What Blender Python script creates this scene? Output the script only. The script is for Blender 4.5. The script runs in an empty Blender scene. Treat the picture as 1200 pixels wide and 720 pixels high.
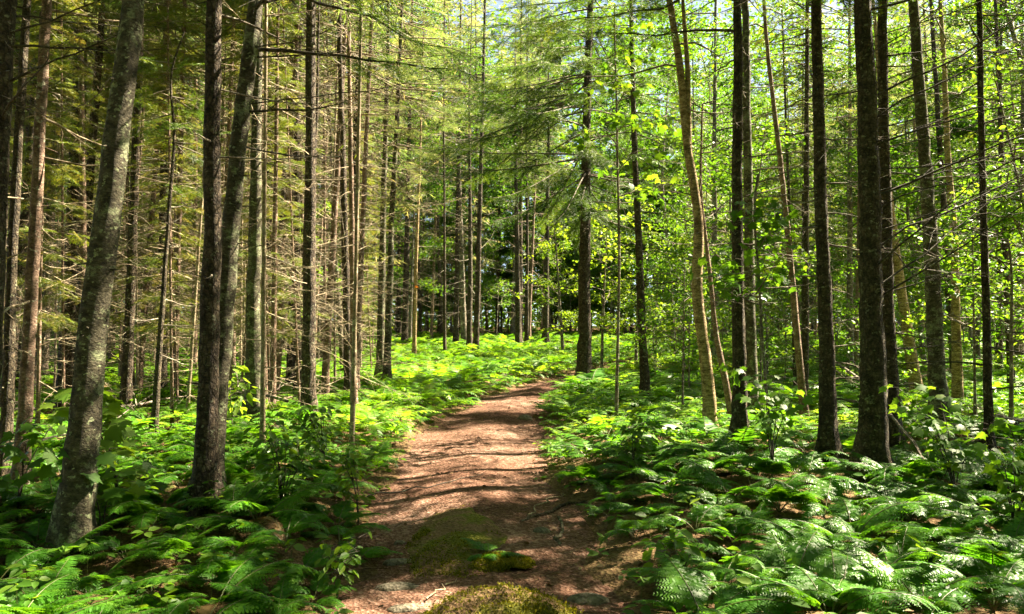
import bpy, math
import numpy as np
from mathutils import Vector, Matrix

R = math.radians
rng = np.random.default_rng(11)
SC = bpy.context.scene
COL = SC.collection

# ------------------------------------------------------------------ camera
F_PX, PITCH = 950.0, R(4.0)
CAM = np.array([0.0, 0.0, 1.62])
cd = bpy.data.cameras.new('camera')
cd.sensor_width = 36.0
cd.lens = 36.0 * F_PX / 1200.0
cd.clip_end = 2000.0
cd.clip_start = 0.05
cam = bpy.data.objects.new('camera', cd)
COL.objects.link(cam)
cam.location = CAM
cam.rotation_euler = (R(90) + PITCH, 0, 0)
SC.camera = cam

# ------------------------------------------------------------------ light
SUN_AZ, SUN_EL = R(63), R(50)
SUN = np.array([math.sin(SUN_AZ) * math.cos(SUN_EL), math.cos(SUN_AZ) * math.cos(SUN_EL), math.sin(SUN_EL)])
w = bpy.data.worlds.new('World')
SC.world = w
w.use_nodes = True
nt = w.node_tree
bgn = nt.nodes['Background']
sky = nt.nodes.new('ShaderNodeTexSky')
sky.sky_type = 'NISHITA'
sky.sun_disc = False
sky.sun_elevation = SUN_EL
sky.sun_rotation = SUN_AZ
sky.air_density = 0.5
sky.dust_density = 1.0
sky.ozone_density = 1.0
nt.links.new(sky.outputs[0], bgn.inputs[0])
bgn.inputs[1].default_value = 0.05
sl = bpy.data.lights.new('sun', 'SUN')
sl.energy = 5.0
sl.angle = R(0.53)
sl.color = (1.0, 0.93, 0.80)
so = bpy.data.objects.new('sun', sl)
COL.objects.link(so)
so.rotation_euler = Vector(-SUN).to_track_quat('-Z', 'Y').to_euler()
so.location = (20, 20, 40)
SC.view_settings.view_transform = 'Standard'
SC.view_settings.look = 'None'
SC.view_settings.exposure = 3.25
SC.view_settings.use_white_balance = True
SC.view_settings.white_balance_temperature = 7600
SC.view_settings.gamma = 1.0
SC.view_settings.use_curve_mapping = False
SC.render.engine = 'CYCLES'
cy = SC.cycles
cy.max_bounces = 6
cy.diffuse_bounces = 3
cy.glossy_bounces = 2
cy.transmission_bounces = 5
cy.transparent_max_bounces = 4
cy.caustics_reflective = False
cy.caustics_refractive = False
cy.sample_clamp_indirect = 8.0
cy.use_denoising = True
try:
    cy.denoiser = 'OPENIMAGEDENOISE'
except Exception:
    pass
SC.render.use_persistent_data = False

# ------------------------------------------------------------------ projection helpers
SP, CP = math.sin(PITCH), math.cos(PITCH)

def ray(px, py):
    a, u = (px - 600.0) / F_PX, (360.0 - py) / F_PX
    return np.array([a, CP - u * SP, SP + u * CP])

def project(P):
    P = np.atleast_2d(P) - CAM
    y = P[:, 1] * CP + P[:, 2] * SP
    z = -P[:, 1] * SP + P[:, 2] * CP
    yy = np.where(np.abs(y) < 1e-3, 1e-3, y)
    return np.stack([600 + F_PX * P[:, 0] / yy, 360 - F_PX * z / yy, y], 1)

# ------------------------------------------------------------------ noise
_perm = np.random.default_rng(3).permutation(1024)

def _h(i, j):
    return _perm[(_perm[i & 1023] + j) & 1023] / 1023.0

def vnoise(x, y):
    x = np.asarray(x, float); y = np.asarray(y, float)
    i = np.floor(x).astype(int); j = np.floor(y).astype(int)
    u = x - i; v = y - j
    u = u * u * (3 - 2 * u); v = v * v * (3 - 2 * v)
    return (_h(i, j) * (1 - u) + _h(i + 1, j) * u) * (1 - v) + (_h(i, j + 1) * (1 - u) + _h(i + 1, j + 1) * u) * v

def fbm(x, y, o=3):
    s, a, t = 0.0, 1.0, 0.0
    for k in range(o):
        s = s + a * (vnoise(np.asarray(x) * 2 ** k + 17 * k, np.asarray(y) * 2 ** k + 31 * k) - 0.5)
        t += a; a *= 0.5
    return s / t

# ------------------------------------------------------------------ terrain
YZ = np.array([[-60, 0], [0, 0], [5, 0.0], [8.5, .30], [12, .45], [16, .56], [19, .74], [22, 1.02], [25, 1.32], [30, 1.78], [40, 2.6], [80, 5.2], [300, 14]], float)
_ys = np.linspace(-60, 300, 2000)
_zs = np.interp(_ys, YZ[:, 0], YZ[:, 1])
_k = np.ones(15) / 15
_zs = np.convolve(np.pad(_zs, 7, mode='edge'), _k, 'valid')
PATH = np.array([  # y, centre x, half width
    [-6, -.15, .85], [3, -.15, .86], [5, -.17, .88], [6.5, -.26, .92], [8.5, -.43, .95], [11, -.52, .98], [13.5, -.50, .95],
    [16.5, -.30, .88], [19, .05, .85], [21.5, .9, .8], [24, 2.1, .75], [26.5, 3.6, .7], [30, 5.8, .65]], float)

def pcen(y):
    return np.interp(y, PATH[:, 0], PATH[:, 1])

def phw(y):
    return np.interp(y, PATH[:, 0], PATH[:, 2])

def pdist(x, y):
    """signed distance outside the path edge (negative on the path)"""
    wob = 0.22 * fbm(np.asarray(x) * .2 + 5, np.asarray(y) * 1.3, 2) * 2
    d = np.abs(np.asarray(x) - pcen(y)) - phw(y) - wob
    return np.where(np.asarray(y) > 30, 5.0, d)

def tz(x, y, bare=False):
    x = np.asarray(x, float); y = np.asarray(y, float)
    z = np.interp(y, _ys, _zs)
    d = pdist(x, y)
    bank = np.clip((d + .15) / .9, 0, 1); bank = bank * bank * (3 - 2 * bank)
    near = np.clip(1 - (y - 14) / 14, 0.35, 1)
    z = z + bank * 0.17 * near
    z = z + 0.16 * fbm(x * .45, y * .45, 3) * 2 * (0.25 + .75 * bank)
    z = z + 0.012 * np.maximum(x - 3, 0) + 0.02 * np.maximum(-x - 4, 0)
    # crowned middle of the path
    cm = np.exp(-((x - pcen(y)) / .45) ** 2) * (1 - bank)
    z = z + cm * 0.05 + 0.035 * fbm(x * 1.8, y * 1.8, 2)
    return z

def G(px, py):
    d = ray(px, py)
    t = np.concatenate([np.arange(2.0, 30, .03), np.arange(30, 120, .3)])
    P = CAM + t[:, None] * d
    below = P[:, 2] < tz(P[:, 0], P[:, 1])
    i = int(np.argmax(below)) if below.any() else len(t) - 1
    return P[i]

# ------------------------------------------------------------------ mesh builder
class MB:
    def __init__(s):
        s.v, s.t, s.f, s.m, s.n = [], [], [], [], 0

    def add(s, V, F, tint=0.5, mat=0):
        V = np.asarray(V, np.float32).reshape(-1, 3)
        if len(V) == 0:
            return
        F = np.asarray(F, np.int64)
        s.v.append(V)
        s.t.append(np.broadcast_to(np.asarray(tint, np.float32), (len(V),)))
        s.f.append(F + s.n)
        s.m.append(np.full(len(F), mat, np.int32))
        s.n += len(V)

    def mesh(s, name, mats, smooth=False):
        me = bpy.data.meshes.new(name)
        if s.n == 0:
            return me
        V = np.concatenate(s.v)
        T = np.concatenate(s.t)
        lt = np.concatenate([np.full(len(f), f.shape[1], np.int32) for f in s.f])
        L = np.concatenate([f.ravel() for f in s.f]).astype(np.int32)
        M = np.concatenate(s.m)
        me.vertices.add(len(V)); me.vertices.foreach_set('co', V.ravel())
        me.loops.add(len(L)); me.loops.foreach_set('vertex_index', L)
        me.polygons.add(len(lt))
        st = np.zeros(len(lt), np.int32); st[1:] = np.cumsum(lt)[:-1]
        me.polygons.foreach_set('loop_start', st)
        me.polygons.foreach_set('loop_total', lt)
        for m in mats:
            me.materials.append(m)
        me.polygons.foreach_set('material_index', M)
        if smooth:
            me.polygons.foreach_set('use_smooth', np.ones(len(lt), bool))
        at = me.attributes.new('tint', 'FLOAT', 'POINT')
        at.data.foreach_set('value', T)
        me.update(calc_edges=True)
        return me

def link(name, me, parent=None, loc=(0, 0, 0)):
    o = bpy.data.objects.new(name, me)
    o.location = loc
    COL.objects.link(o)
    if parent is not None:
        o.parent = parent
    return o

def tag(o, label=None, cat=None, group=None, kind=None):
    if label: o['label'] = label
    if cat: o['category'] = cat
    if group: o['group'] = group
    if kind: o['kind'] = kind
    return o

def thing(name, loc, label, cat, group=None, rz=0.0):
    o = link(name, None, None, loc)
    o.rotation_euler = (0, 0, rz)
    o.empty_display_size = 0.2
    return tag(o, label, cat, group)

def nrm(a):
    a = np.asarray(a, float)
    return a / np.maximum(np.linalg.norm(a, axis=-1, keepdims=True), 1e-9)

def tube(mb, pts, rad, sides=6, tint=0.5, mat=0, cap=True, shape=None):
    pts = np.asarray(pts, float); n = len(pts)
    rad = np.broadcast_to(np.asarray(rad, float), (n,))
    T = nrm(np.gradient(pts, axis=0))
    ref = np.array([1.0, 0, 0]) if abs(T[0][0]) < .8 else np.array([0, 1.0, 0])
    X = np.zeros((n, 3))
    x = nrm(ref - T[0] * (ref @ T[0]))
    for i in range(n):
        x = nrm(x - T[i] * (x @ T[i])); X[i] = x
    Y = np.cross(T, X)
    a = np.arange(sides) / sides * 2 * math.pi
    rr = np.ones((n, sides)) if shape is None else shape
    V = pts[:, None, :] + (rad[:, None] * rr)[:, :, None] * (np.cos(a)[None, :, None] * X[:, None, :] + np.sin(a)[None, :, None] * Y[:, None, :])
    i = np.arange(n - 1)[:, None] * sides; j = np.arange(sides)[None, :]; j2 = (j + 1) % sides
    F = np.stack([i + j, i + j2, i + sides + j2, i + sides + j], -1).reshape(-1, 4)
    tt = np.repeat(np.broadcast_to(np.asarray(tint, float), (n,)), sides)
    mb.add(V.reshape(-1, 3), F, tt, mat)
    if cap:
        tip = pts[-1] + T[-1] * rad[-1]
        base = (n - 1) * sides
        k = np.arange(sides)
        V2 = np.concatenate([V[-1], tip[None]])
        mb.add(V2, np.stack([k, (k + 1) % sides, np.full(sides, sides)], 1), tt[-1], mat)

def sticks(mb, A, B, ra, rb, tint=0.5, mat=0):
    """many straight three-sided twigs at once"""
    A = np.asarray(A, float); B = np.asarray(B, float); n = len(A)
    if n == 0: return
    T = nrm(B - A)
    ref = np.where(np.abs(T[:, 2:3]) < .8, np.array([[0, 0, 1.0]]), np.array([[1.0, 0, 0]]))
    X = nrm(np.cross(T, ref)); Y = np.cross(T, X)
    ra = np.broadcast_to(np.asarray(ra, float), (n,)); rb = np.broadcast_to(np.asarray(rb, float), (n,))
    V = []
    for P, r in ((A, ra), (B, rb)):
        for k in range(3):
            an = k * 2 * math.pi / 3
            V.append(P + r[:, None] * (math.cos(an) * X + math.sin(an) * Y))
    V = np.stack(V, 1)
    o = np.arange(n)[:, None] * 6
    F = np.concatenate([o + np.array([[k, (k + 1) % 3, 3 + (k + 1) % 3, 3 + k]]) for k in range(3)])
    mb.add(V.reshape(-1, 3), F, np.repeat(np.broadcast_to(np.asarray(tint, float), (n,)), 6), mat)

def stamp(mb, TV, TF, P, D, N, S, tint=0.5, mat=0, ttint=None, sx=1.0):
    """copies of a template (x side, y along, z normal) merged into one mesh"""
    P = np.asarray(P, float); n = len(P)
    if n == 0: return
    D = nrm(D); X = nrm(np.cross(D, N)); Z = np.cross(X, D)
    S = np.broadcast_to(np.asarray(S, float), (n,))
    sx = np.broadcast_to(np.asarray(sx, float), (n,))
    TV = np.asarray(TV, float); k = len(TV)
    V = P[:, None, :] + S[:, None, None] * ((TV[None, :, 0:1] * sx[:, None, None]) * X[:, None, :] + TV[None, :, 1:2] * D[:, None, :] + TV[None, :, 2:3] * Z[:, None, :])
    F = (np.arange(n)[:, None, None] * k + np.asarray(TF)[None]).reshape(-1, np.asarray(TF).shape[1])
    t = np.repeat(np.broadcast_to(np.asarray(tint, float), (n,)), k)
    if ttint is not None:
        t = np.clip(t + np.tile(ttint, n), 0, 1)
    mb.add(V.reshape(-1, 3), F, t, mat)

def rdir(n, r, zlo=-1, zhi=1):
    a = r.uniform(0, 2 * math.pi, n); z = r.uniform(zlo, zhi, n)
    q = np.sqrt(np.maximum(1 - z * z, 0))
    return np.stack([q * np.cos(a), q * np.sin(a), z], 1)

# leaf templates ---------------------------------------------------
LEAF4 = (np.array([[0, 0, 0], [-.28, .45, .05], [0, 1, -.06], [.28, .45, .05]]), np.array([[0, 3, 2, 1]]))
LEAF6 = (np.array([[0, 0, 0], [-.24, .25, .05], [-.25, .6, .03], [0, 1, -.14], [.25, .6, .03], [.24, .25, .05]]),
         np.array([[0, 3, 2, 1], [0, 5, 4, 3]]))
_m = [(0, 0), (.16, -.05), (.40, .02), (.34, .16), (.62, .42), (.36, .44), (.30, .60), (.14, .62), (0, 1.02)]
_mv = [(x, y, -.25 * (x * x) - .10 * y * y + .02) for x, y in _m] + [(-x, y, -.25 * (x * x) - .10 * y * y + .02) for x, y in _m[1:-1]]
_mv = np.array(_mv + [(0, .35, 0.015)])
_ring = list(range(0, 9)) + list(range(15, 8, -1))
MAPLE = (_mv, np.array([[_ring[i], _ring[(i + 1) % 16], 16] for i in range(16)]))

# ------------------------------------------------------------------ materials
def mat(name):
    m = bpy.data.materials.new(name)
    m.use_nodes = True
    m.node_tree.nodes.clear()
    return m, m.node_tree.nodes, m.node_tree.links

def N(ns, t, **kw):
    n = ns.new(t)
    for k, v in kw.items():
        setattr(n, k, v)
    return n

def ramp(ns, pts):
    n = ns.new('ShaderNodeValToRGB')
    e = n.color_ramp.elements
    while len(e) < len(pts):
        e.new(0.5)
    for i, (p, c) in enumerate(pts):
        e[i].position = p; e[i].color = (*c, 1)
    return n

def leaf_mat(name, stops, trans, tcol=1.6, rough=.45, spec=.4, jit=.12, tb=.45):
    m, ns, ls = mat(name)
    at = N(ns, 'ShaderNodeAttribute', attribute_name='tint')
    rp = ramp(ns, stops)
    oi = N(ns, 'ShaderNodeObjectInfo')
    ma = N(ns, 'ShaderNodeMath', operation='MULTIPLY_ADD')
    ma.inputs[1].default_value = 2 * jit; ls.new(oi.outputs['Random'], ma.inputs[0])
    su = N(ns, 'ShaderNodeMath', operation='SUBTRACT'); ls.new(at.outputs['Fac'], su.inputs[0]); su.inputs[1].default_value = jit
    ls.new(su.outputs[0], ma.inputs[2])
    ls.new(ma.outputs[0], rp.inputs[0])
    pr = N(ns, 'ShaderNodeBsdfPrincipled')
    pr.inputs['Roughness'].default_value = rough
    pr.inputs['Specular IOR Level'].default_value = spec
    ls.new(rp.outputs[0], pr.inputs['Base Color'])
    tr = N(ns, 'ShaderNodeBsdfTranslucent')
    mx = N(ns, 'ShaderNodeMix', data_type='RGBA', blend_type='MULTIPLY')
    mx.inputs[0].default_value = 1.0
    ls.new(rp.outputs[0], mx.inputs[6]); mx.inputs[7].default_value = (tcol * 1.12, tcol, tcol * tb, 1)
    ls.new(mx.outputs[2], tr.inputs[0])
    ms = N(ns, 'ShaderNodeMixShader'); ms.inputs[0].default_value = trans
    ls.new(pr.outputs[0], ms.inputs[1]); ls.new(tr.outputs[0], ms.inputs[2])
    out = N(ns, 'ShaderNodeOutputMaterial'); ls.new(ms.outputs[0], out.inputs[0])
    return m

M_FERN = leaf_mat('fern_green', [(0, (.022, .095, .010)), (.45, (.048, .165, .014)), (.8, (.105, .24, .022)), (1, (.19, .30, .04))], .45, 2.0, .42, .28)
M_FERNSTEM = leaf_mat('fern_stem', [(0, (.06, .09, .02)), (1, (.12, .11, .04))], .1, 1.0)
M_NEEDLE = leaf_mat('needle_green', [(0, (.016, .050, .010)), (.5, (.048, .098, .014)), (.8, (.115, .155, .024)), (1, (.22, .19, .06))], .36, 2.0, .5, .35, .1)
M_PALE = leaf_mat('pale_needle', [(0, (.05, .11, .03)), (.5, (.11, .165, .055)), (.8, (.21, .21, .11)), (1, (.34, .29, .18))], .46, 1.9, .6, .3, .1, .6)
M_LEAF = leaf_mat('broad_leaf', [(0, (.022, .075, .010)), (.5, (.060, .15, .016)), (1, (.155, .24, .03))], .50, 1.9, .5, .28, .12)
M_LITTER = leaf_mat('dead_leaf', [(0, (.04, .02, .011)), (.4, (.10, .052, .028)), (.8, (.20, .125, .065)), (1, (.32, .23, .13))], .1, 1.0, .7, .2, 0)

def bark_mat(name, dark, mid, light, lichen, zs=14.0, lich=.62, bump=.6, crack=0.0):
    m, ns, ls = mat(name)
    tc = N(ns, 'ShaderNodeTexCoord')
    oi = N(ns, 'ShaderNodeObjectInfo')
    cb = N(ns, 'ShaderNodeCombineXYZ')
    mu = N(ns, 'ShaderNodeMath', operation='MULTIPLY'); mu.inputs[1].default_value = 60
    ls.new(oi.outputs['Random'], mu.inputs[0])
    for k in range(3): ls.new(mu.outputs[0], cb.inputs[k])
    va = N(ns, 'ShaderNodeVectorMath', operation='ADD')
    ls.new(tc.outputs['Object'], va.inputs[0]); ls.new(cb.outputs[0], va.inputs[1])
    def mapped(s):
        mp = N(ns, 'ShaderNodeMapping'); mp.inputs['Scale'].default_value = s
        ls.new(va.outputs[0], mp.inputs[0]); return mp
    n1 = N(ns, 'ShaderNodeTexNoise'); n1.inputs['Scale'].default_value = 1; n1.inputs['Detail'].default_value = 6; n1.inputs['Roughness'].default_value = .7
    ls.new(mapped((9, 9, zs)).outputs[0], n1.inputs[0])
    n2 = N(ns, 'ShaderNodeTexNoise'); n2.inputs['Scale'].default_value = 1; n2.inputs['Detail'].default_value = 4; n2.inputs['Roughness'].default_value = .65
    ls.new(mapped((38, 38, 60)).outputs[0], n2.inputs[0])
    n3 = N(ns, 'ShaderNodeTexNoise'); n3.inputs['Scale'].default_value = 1; n3.inputs['Detail'].default_value = 5; n3.inputs['Roughness'].default_value = .75
    ls.new(mapped((4.5, 4.5, 5.5)).outputs[0], n3.inputs[0])
    r1 = ramp(ns, [(.34, dark), (.5, mid), (.66, light)])
    ls.new(n1.outputs[0], r1.inputs[0])
    r3 = ramp(ns, [(lich, (0, 0, 0)), (lich + .07, (1, 1, 1))])
    ls.new(n3.outputs[0], r3.inputs[0])
    mx = N(ns, 'ShaderNodeMix', data_type='RGBA'); ls.new(r3.outputs[0], mx.inputs[0]); ls.new(r1.outputs[0], mx.inputs[6]); mx.inputs[7].default_value = (*lichen, 1)
    n4 = N(ns, 'ShaderNodeTexNoise'); n4.inputs['Scale'].default_value = 1; n4.inputs['Detail'].default_value = 3; n4.inputs['Roughness'].default_value = .6
    ls.new(mapped((16, 16, 22)).outputs[0], n4.inputs[0])
    r4 = ramp(ns, [(.60, (0, 0, 0)), (.65, (1, 1, 1))]); ls.new(n4.outputs[0], r4.inputs[0])
    mx4 = N(ns, 'ShaderNodeMix', data_type='RGBA'); ls.new(r4.outputs[0], mx4.inputs[0]); ls.new(mx.outputs[2], mx4.inputs[6]); mx4.inputs[7].default_value = (*[c * 1.45 for c in lichen], 1)
    mx = mx4
    r2 = ramp(ns, [(.3, (.35, .35, .35)), (.7, (1.4, 1.4, 1.4))]); ls.new(n2.outputs[0], r2.inputs[0])
    m2 = N(ns, 'ShaderNodeMix', data_type='RGBA', blend_type='MULTIPLY'); m2.inputs[0].default_value = 1
    ls.new(mx.outputs[2], m2.inputs[6]); ls.new(r2.outputs[0], m2.inputs[7])
    vo = N(ns, 'ShaderNodeTexVoronoi', feature='DISTANCE_TO_EDGE'); vo.inputs['Scale'].default_value = 1
    wv = N(ns, 'ShaderNodeVectorMath', operation='MULTIPLY_ADD'); ls.new(n2.outputs['Color'], wv.inputs[0]); wv.inputs[1].default_value = (.5, .5, .5); ls.new(mapped((26, 26, 11)).outputs[0], wv.inputs[2])
    ls.new(wv.outputs[0], vo.inputs['Vector'])
    r5 = ramp(ns, [(0, (1 - crack,) * 3), (.16, (1, 1, 1))]); ls.new(vo.outputs[0], r5.inputs[0])
    m5 = N(ns, 'ShaderNodeMix', data_type='RGBA', blend_type='MULTIPLY'); m5.inputs[0].default_value = 1; ls.new(m2.outputs[2], m5.inputs[6]); ls.new(r5.outputs[0], m5.inputs[7]); m2 = m5
    pr = N(ns, 'ShaderNodeBsdfPrincipled'); pr.inputs['Roughness'].default_value = .85; pr.inputs['Specular IOR Level'].default_value = .25
    ls.new(m2.outputs[2], pr.inputs['Base Color'])
    ad = N(ns, 'ShaderNodeMath', operation='ADD'); ls.new(n1.outputs[0], ad.inputs[0]); ls.new(n2.outputs[0], ad.inputs[1])
    ad2 = N(ns, 'ShaderNodeMath', operation='ADD'); ls.new(ad.outputs[0], ad2.inputs[0]); ls.new(r5.outputs[0], ad2.inputs[1]); ad = ad2
    bp = N(ns, 'ShaderNodeBump'); bp.inputs['Strength'].default_value = bump; bp.inputs['Distance'].default_value = .03
    ls.new(ad.outputs[0], bp.inputs['Height']); ls.new(bp.outputs[0], pr.inputs['Normal'])
    out = N(ns, 'ShaderNodeOutputMaterial'); ls.new(pr.outputs[0], out.inputs[0])
    return m

M_FIR = bark_mat('fir_bark', (.026, .022, .013), (.070, .060, .036), (.13, .115, .075), (.185, .205, .115), 15, .535)
M_SPRUCE = bark_mat('spruce_bark', (.035, .024, .015), (.095, .068, .044), (.17, .13, .088), (.18, .18, .12), 11, .64, .9, .6)
M_DARK = bark_mat('dark_bark', (.030, .022, .012), (.082, .062, .037), (.155, .12, .074), (.18, .18, .11), 11, .64, .9, .5)
M_RED = bark_mat('reddish_bark', (.09, .055, .038), (.20, .13, .09), (.30, .21, .15), (.26, .25, .18), 11, .66)
M_BIRCH = bark_mat('birch_bark', (.06, .038, .018), (.33, .235, .11), (.52, .40, .22), (.13, .085, .04), 30, .55, .5)
M_TWIG = bark_mat('bare_twig', (.07, .055, .04), (.15, .12, .09), (.26, .22, .17), (.30, .30, .22), 9, .55, .2)
M_TANTWIG = bark_mat('tan_twig', (.13, .095, .055), (.26, .20, .13), (.38, .30, .20), (.36, .34, .22), 9, .55, .2)
M_DARKTWIG = bark_mat('dark_twig', (.03, .024, .018), (.06, .05, .037), (.11, .09, .07), (.15, .15, .11), 9, .6, .2)

def soil_mat(name, stops, moss=None, mossw=.5, big=.9, bump=.8):
    m, ns, ls = mat(name)
    tc = N(ns, 'ShaderNodeTexCoord')
    def noise(s, d=6, r=.65, vec=(1, 1, 1)):
        mp = N(ns, 'ShaderNodeMapping'); mp.inputs['Scale'].default_value = vec; ls.new(tc.outputs['Object'], mp.inputs[0])
        n = N(ns, 'ShaderNodeTexNoise'); n.inputs['Scale'].default_value = s; n.inputs['Detail'].default_value = d; n.inputs['Roughness'].default_value = r
        ls.new(mp.outputs[0], n.inputs[0]); return n
    a = noise(24, 8, .8); b = noise(big, 4, .6)
    vo = N(ns, 'ShaderNodeTexVoronoi'); vo.inputs['Scale'].default_value = 42; ls.new(tc.outputs['Object'], vo.inputs[0])
    c1 = N(ns, 'ShaderNodeMath', operation='MULTIPLY_ADD'); ls.new(b.outputs[0], c1.inputs[0]); c1.inputs[1].default_value = .45; 
    c2 = N(ns, 'ShaderNodeMath', operation='MULTIPLY'); ls.new(a.outputs[0], c2.inputs[0]); c2.inputs[1].default_value = .55
    ls.new(c2.outputs[0], c1.inputs[2])
    c3 = N(ns, 'ShaderNodeSeparateColor'); ls.new(vo.outputs['Color'], c3.inputs[0])
    c4 = N(ns, 'ShaderNodeMath', operation='MULTIPLY_ADD'); ls.new(c3.outputs[0], c4.inputs[0]); c4.inputs[1].default_value = .16; ls.new(c1.outputs[0], c4.inputs[2])
    rp = ramp(ns, stops); ls.new(c4.outputs[0], rp.inputs[0])
    col = rp.outputs[0]
    if moss:
        n3 = noise(1.7, 6, .7)
        rm = ramp(ns, [(mossw, (0, 0, 0)), (mossw + .08, (1, 1, 1))]); ls.new(n3.outputs[0], rm.inputs[0])
        mc = ramp(ns, [(.3, moss[0]), (.7, moss[1])]); ls.new(a.outputs[0], mc.inputs[0])
        mx = N(ns, 'ShaderNodeMix', data_type='RGBA'); ls.new(rm.outputs[0], mx.inputs[0]); ls.new(col, mx.inputs[6]); ls.new(mc.outputs[0], mx.inputs[7])
        col = mx.outputs[2]
    pr = N(ns, 'ShaderNodeBsdfPrincipled'); pr.inputs['Roughness'].default_value = .95; pr.inputs['Specular IOR Level'].default_value = .1
    ls.new(col, pr.inputs['Base Color'])
    ad = N(ns, 'ShaderNodeMath', operation='ADD'); ls.new(a.outputs[0], ad.inputs[0]); ls.new(vo.outputs['Distance'], ad.inputs[1])
    bp = N(ns, 'ShaderNodeBump'); bp.inputs['Strength'].default_value = bump; bp.inputs['Distance'].default_value = .025
    ls.new(ad.outputs[0], bp.inputs['Height']); ls.new(bp.outputs[0], pr.inputs['Normal'])
    out = N(ns, 'ShaderNodeOutputMaterial'); ls.new(pr.outputs[0], out.inputs[0])
    return m

M_PATH = soil_mat('needle_path', [(.30, (.020, .009, .006)), (.46, (.070, .032, .020)), (.60, (.150, .078, .052)), (.75, (.32, .21, .16))])
M_GROUND = soil_mat('forest_floor', [(.30, (.028, .016, .009)), (.47, (.08, .046, .025)), (.62, (.16, .10, .05)), (.8, (.25, .18, .09))],
                    ((.035, .055, .012), (.12, .14, .03)), .56)
M_MOSS = soil_mat('moss', [(.30, (.05, .028, .016)), (.5, (.13, .08, .04)), (.7, (.22, .14, .08))],
                  ((.045, .055, .010), (.17, .165, .025)), .48, 1.5)
M_STONE = soil_mat('stone', [(.3, (.04, .033, .022)), (.5, (.10, .085, .06)), (.75, (.20, .175, .135))], ((.05, .06, .02), (.12, .13, .04)), .62, 3, .5)
M_FLAG = leaf_mat('orange_leaf', [(0, (.6, .17, .02)), (1, (.75, .25, .03))], .3, 1.2)

# ------------------------------------------------------------------ ground and path
def warp(n, a, b, near, p=2.2):
    t = np.linspace(-1, 1, n)
    s = np.sign(t) * (near * np.abs(t) + (1 - near) * np.abs(t) ** p)
    return np.where(s < 0, -s * a, s * b)

gx = warp(380, -160, 160, .16, 3.0)
gy = 9 + warp(420, -40, 220, .14, 3.0)
X, Y = np.meshgrid(gx, gy)
Z = tz(X, Y)
dd = pdist(X, Y)
Z = Z - np.where(dd < -.02, np.minimum(.06, (-dd - .02) * .5), 0)
gm = MB()
nx, ny = len(gx), len(gy)
i = np.arange(ny - 1)[:, None] * nx; j = np.arange(nx - 1)[None]
gm.add(np.stack([X, Y, Z], -1), np.stack([i + j, i + j + 1, i + nx + j + 1, i + nx + j], -1).reshape(-1, 4))
tag(link('ground', gm.mesh('ground', [M_GROUND], True)), 'brown leaf-littered forest floor under the trees and ferns', 'ground', kind='structure')
pyv = np.arange(-5, 29.5, .07)
pu = np.linspace(-1.12, 1.12, 41)
PX = pcen(pyv)[:, None] + pu[None] * (phw(pyv) + .10)[:, None]
PY = np.repeat(pyv[:, None], 41, 1)
PZ = tz(PX, PY) + .012 * fbm(PX * 7, PY * 7, 3) - np.clip(pdist(PX, PY) + .05, 0, 1) * .6
pm = MB()
i = np.arange(len(pyv) - 1)[:, None] * 41; j = np.arange(40)[None]
pm.add(np.stack([PX, PY, PZ], -1), np.stack([i + j, i + j + 1, i + 41 + j + 1, i + 41 + j], -1).reshape(-1, 4))
tag(link('path', pm.mesh('path', [M_PATH], True)), 'reddish brown needle-covered footpath running into the woods', 'path', kind='structure')

# ------------------------------------------------------------------ sun patches: how open the canopy is above a ground point
# (px, py, rx m, ry m, openness)
LIT = [(540, 578, 1.5, .9, .90), (530, 535, 1.6, 1.6, .80), (585, 480, 1.6, 3.0, .72), (470, 440, 3.0, 3.5, .97), (560, 420, 5.0, 6.0, .98),
       (720, 405, 4.0, 8.0, .98), (700, 470, 1.8, 3, .8), (640, 435, 3.0, 4.0, .9), (280, 500, 2.6, 2.0, .85), (160, 480, 5.0, 4.0, .97), (60, 440, 8.0, 8.0, .98),
       (320, 430, 5.0, 5.0, .92), (250, 555, 1.0, .6, .7), (60, 560, 1.2, 1.2, .6), (600, 712, .9, .6, .985), (540, 612, .5, .5, .5), (700, 665, .4, .4, .4),
       (830, 470, 2.0, 2.0, .55), (760, 540, .9, 1.2, .6), (880, 590, .9, .8, .55), (1010, 650, .8, .5, .5), (1150, 480, 2.5, 2.0, .75), (1080, 420, 3.0, 3.0, .75), (1180, 560, .9, .9, .6),
       (400, 660, .6, .4, .45), (200, 690, .5, .4, .45), (420, 560, 1.0, 1.0, .7), (1100, 590, .7, .5, .45), (870, 690, .5, .4, .5), (140, 690, .9, .6, .9), (60, 640, .7, .5, .85), (330, 690, .5, .4, .8), (250, 640, .6, .4, .7), (1120, 650, .8, .5, .85),
       (930, 640, .7, .4, .85), (820, 640, .5, .4, .8), (1040, 700, .5, .3, .9), (740, 610, .5, .5, .8), (1180, 700, .4, .4, .8), (960, 560, .8, .5, .8), (700, 390, 6.0, 6.0, .985)]
SHADE = [(450, 680, .6, .6), (700, 680, .6, .5), (690, 610, .7, .9), (560, 655, .6, .35), (470, 630, .6, .5), (760, 660, .8, .8), (700, 540, .6, 1.0)]
SHADEG = [(G(a, b)[:2], c, d) for a, b, c, d in SHADE]
LITG = [(G(a, b)[:2], c, d, e) for a, b, c, d, e in LIT]

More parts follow.
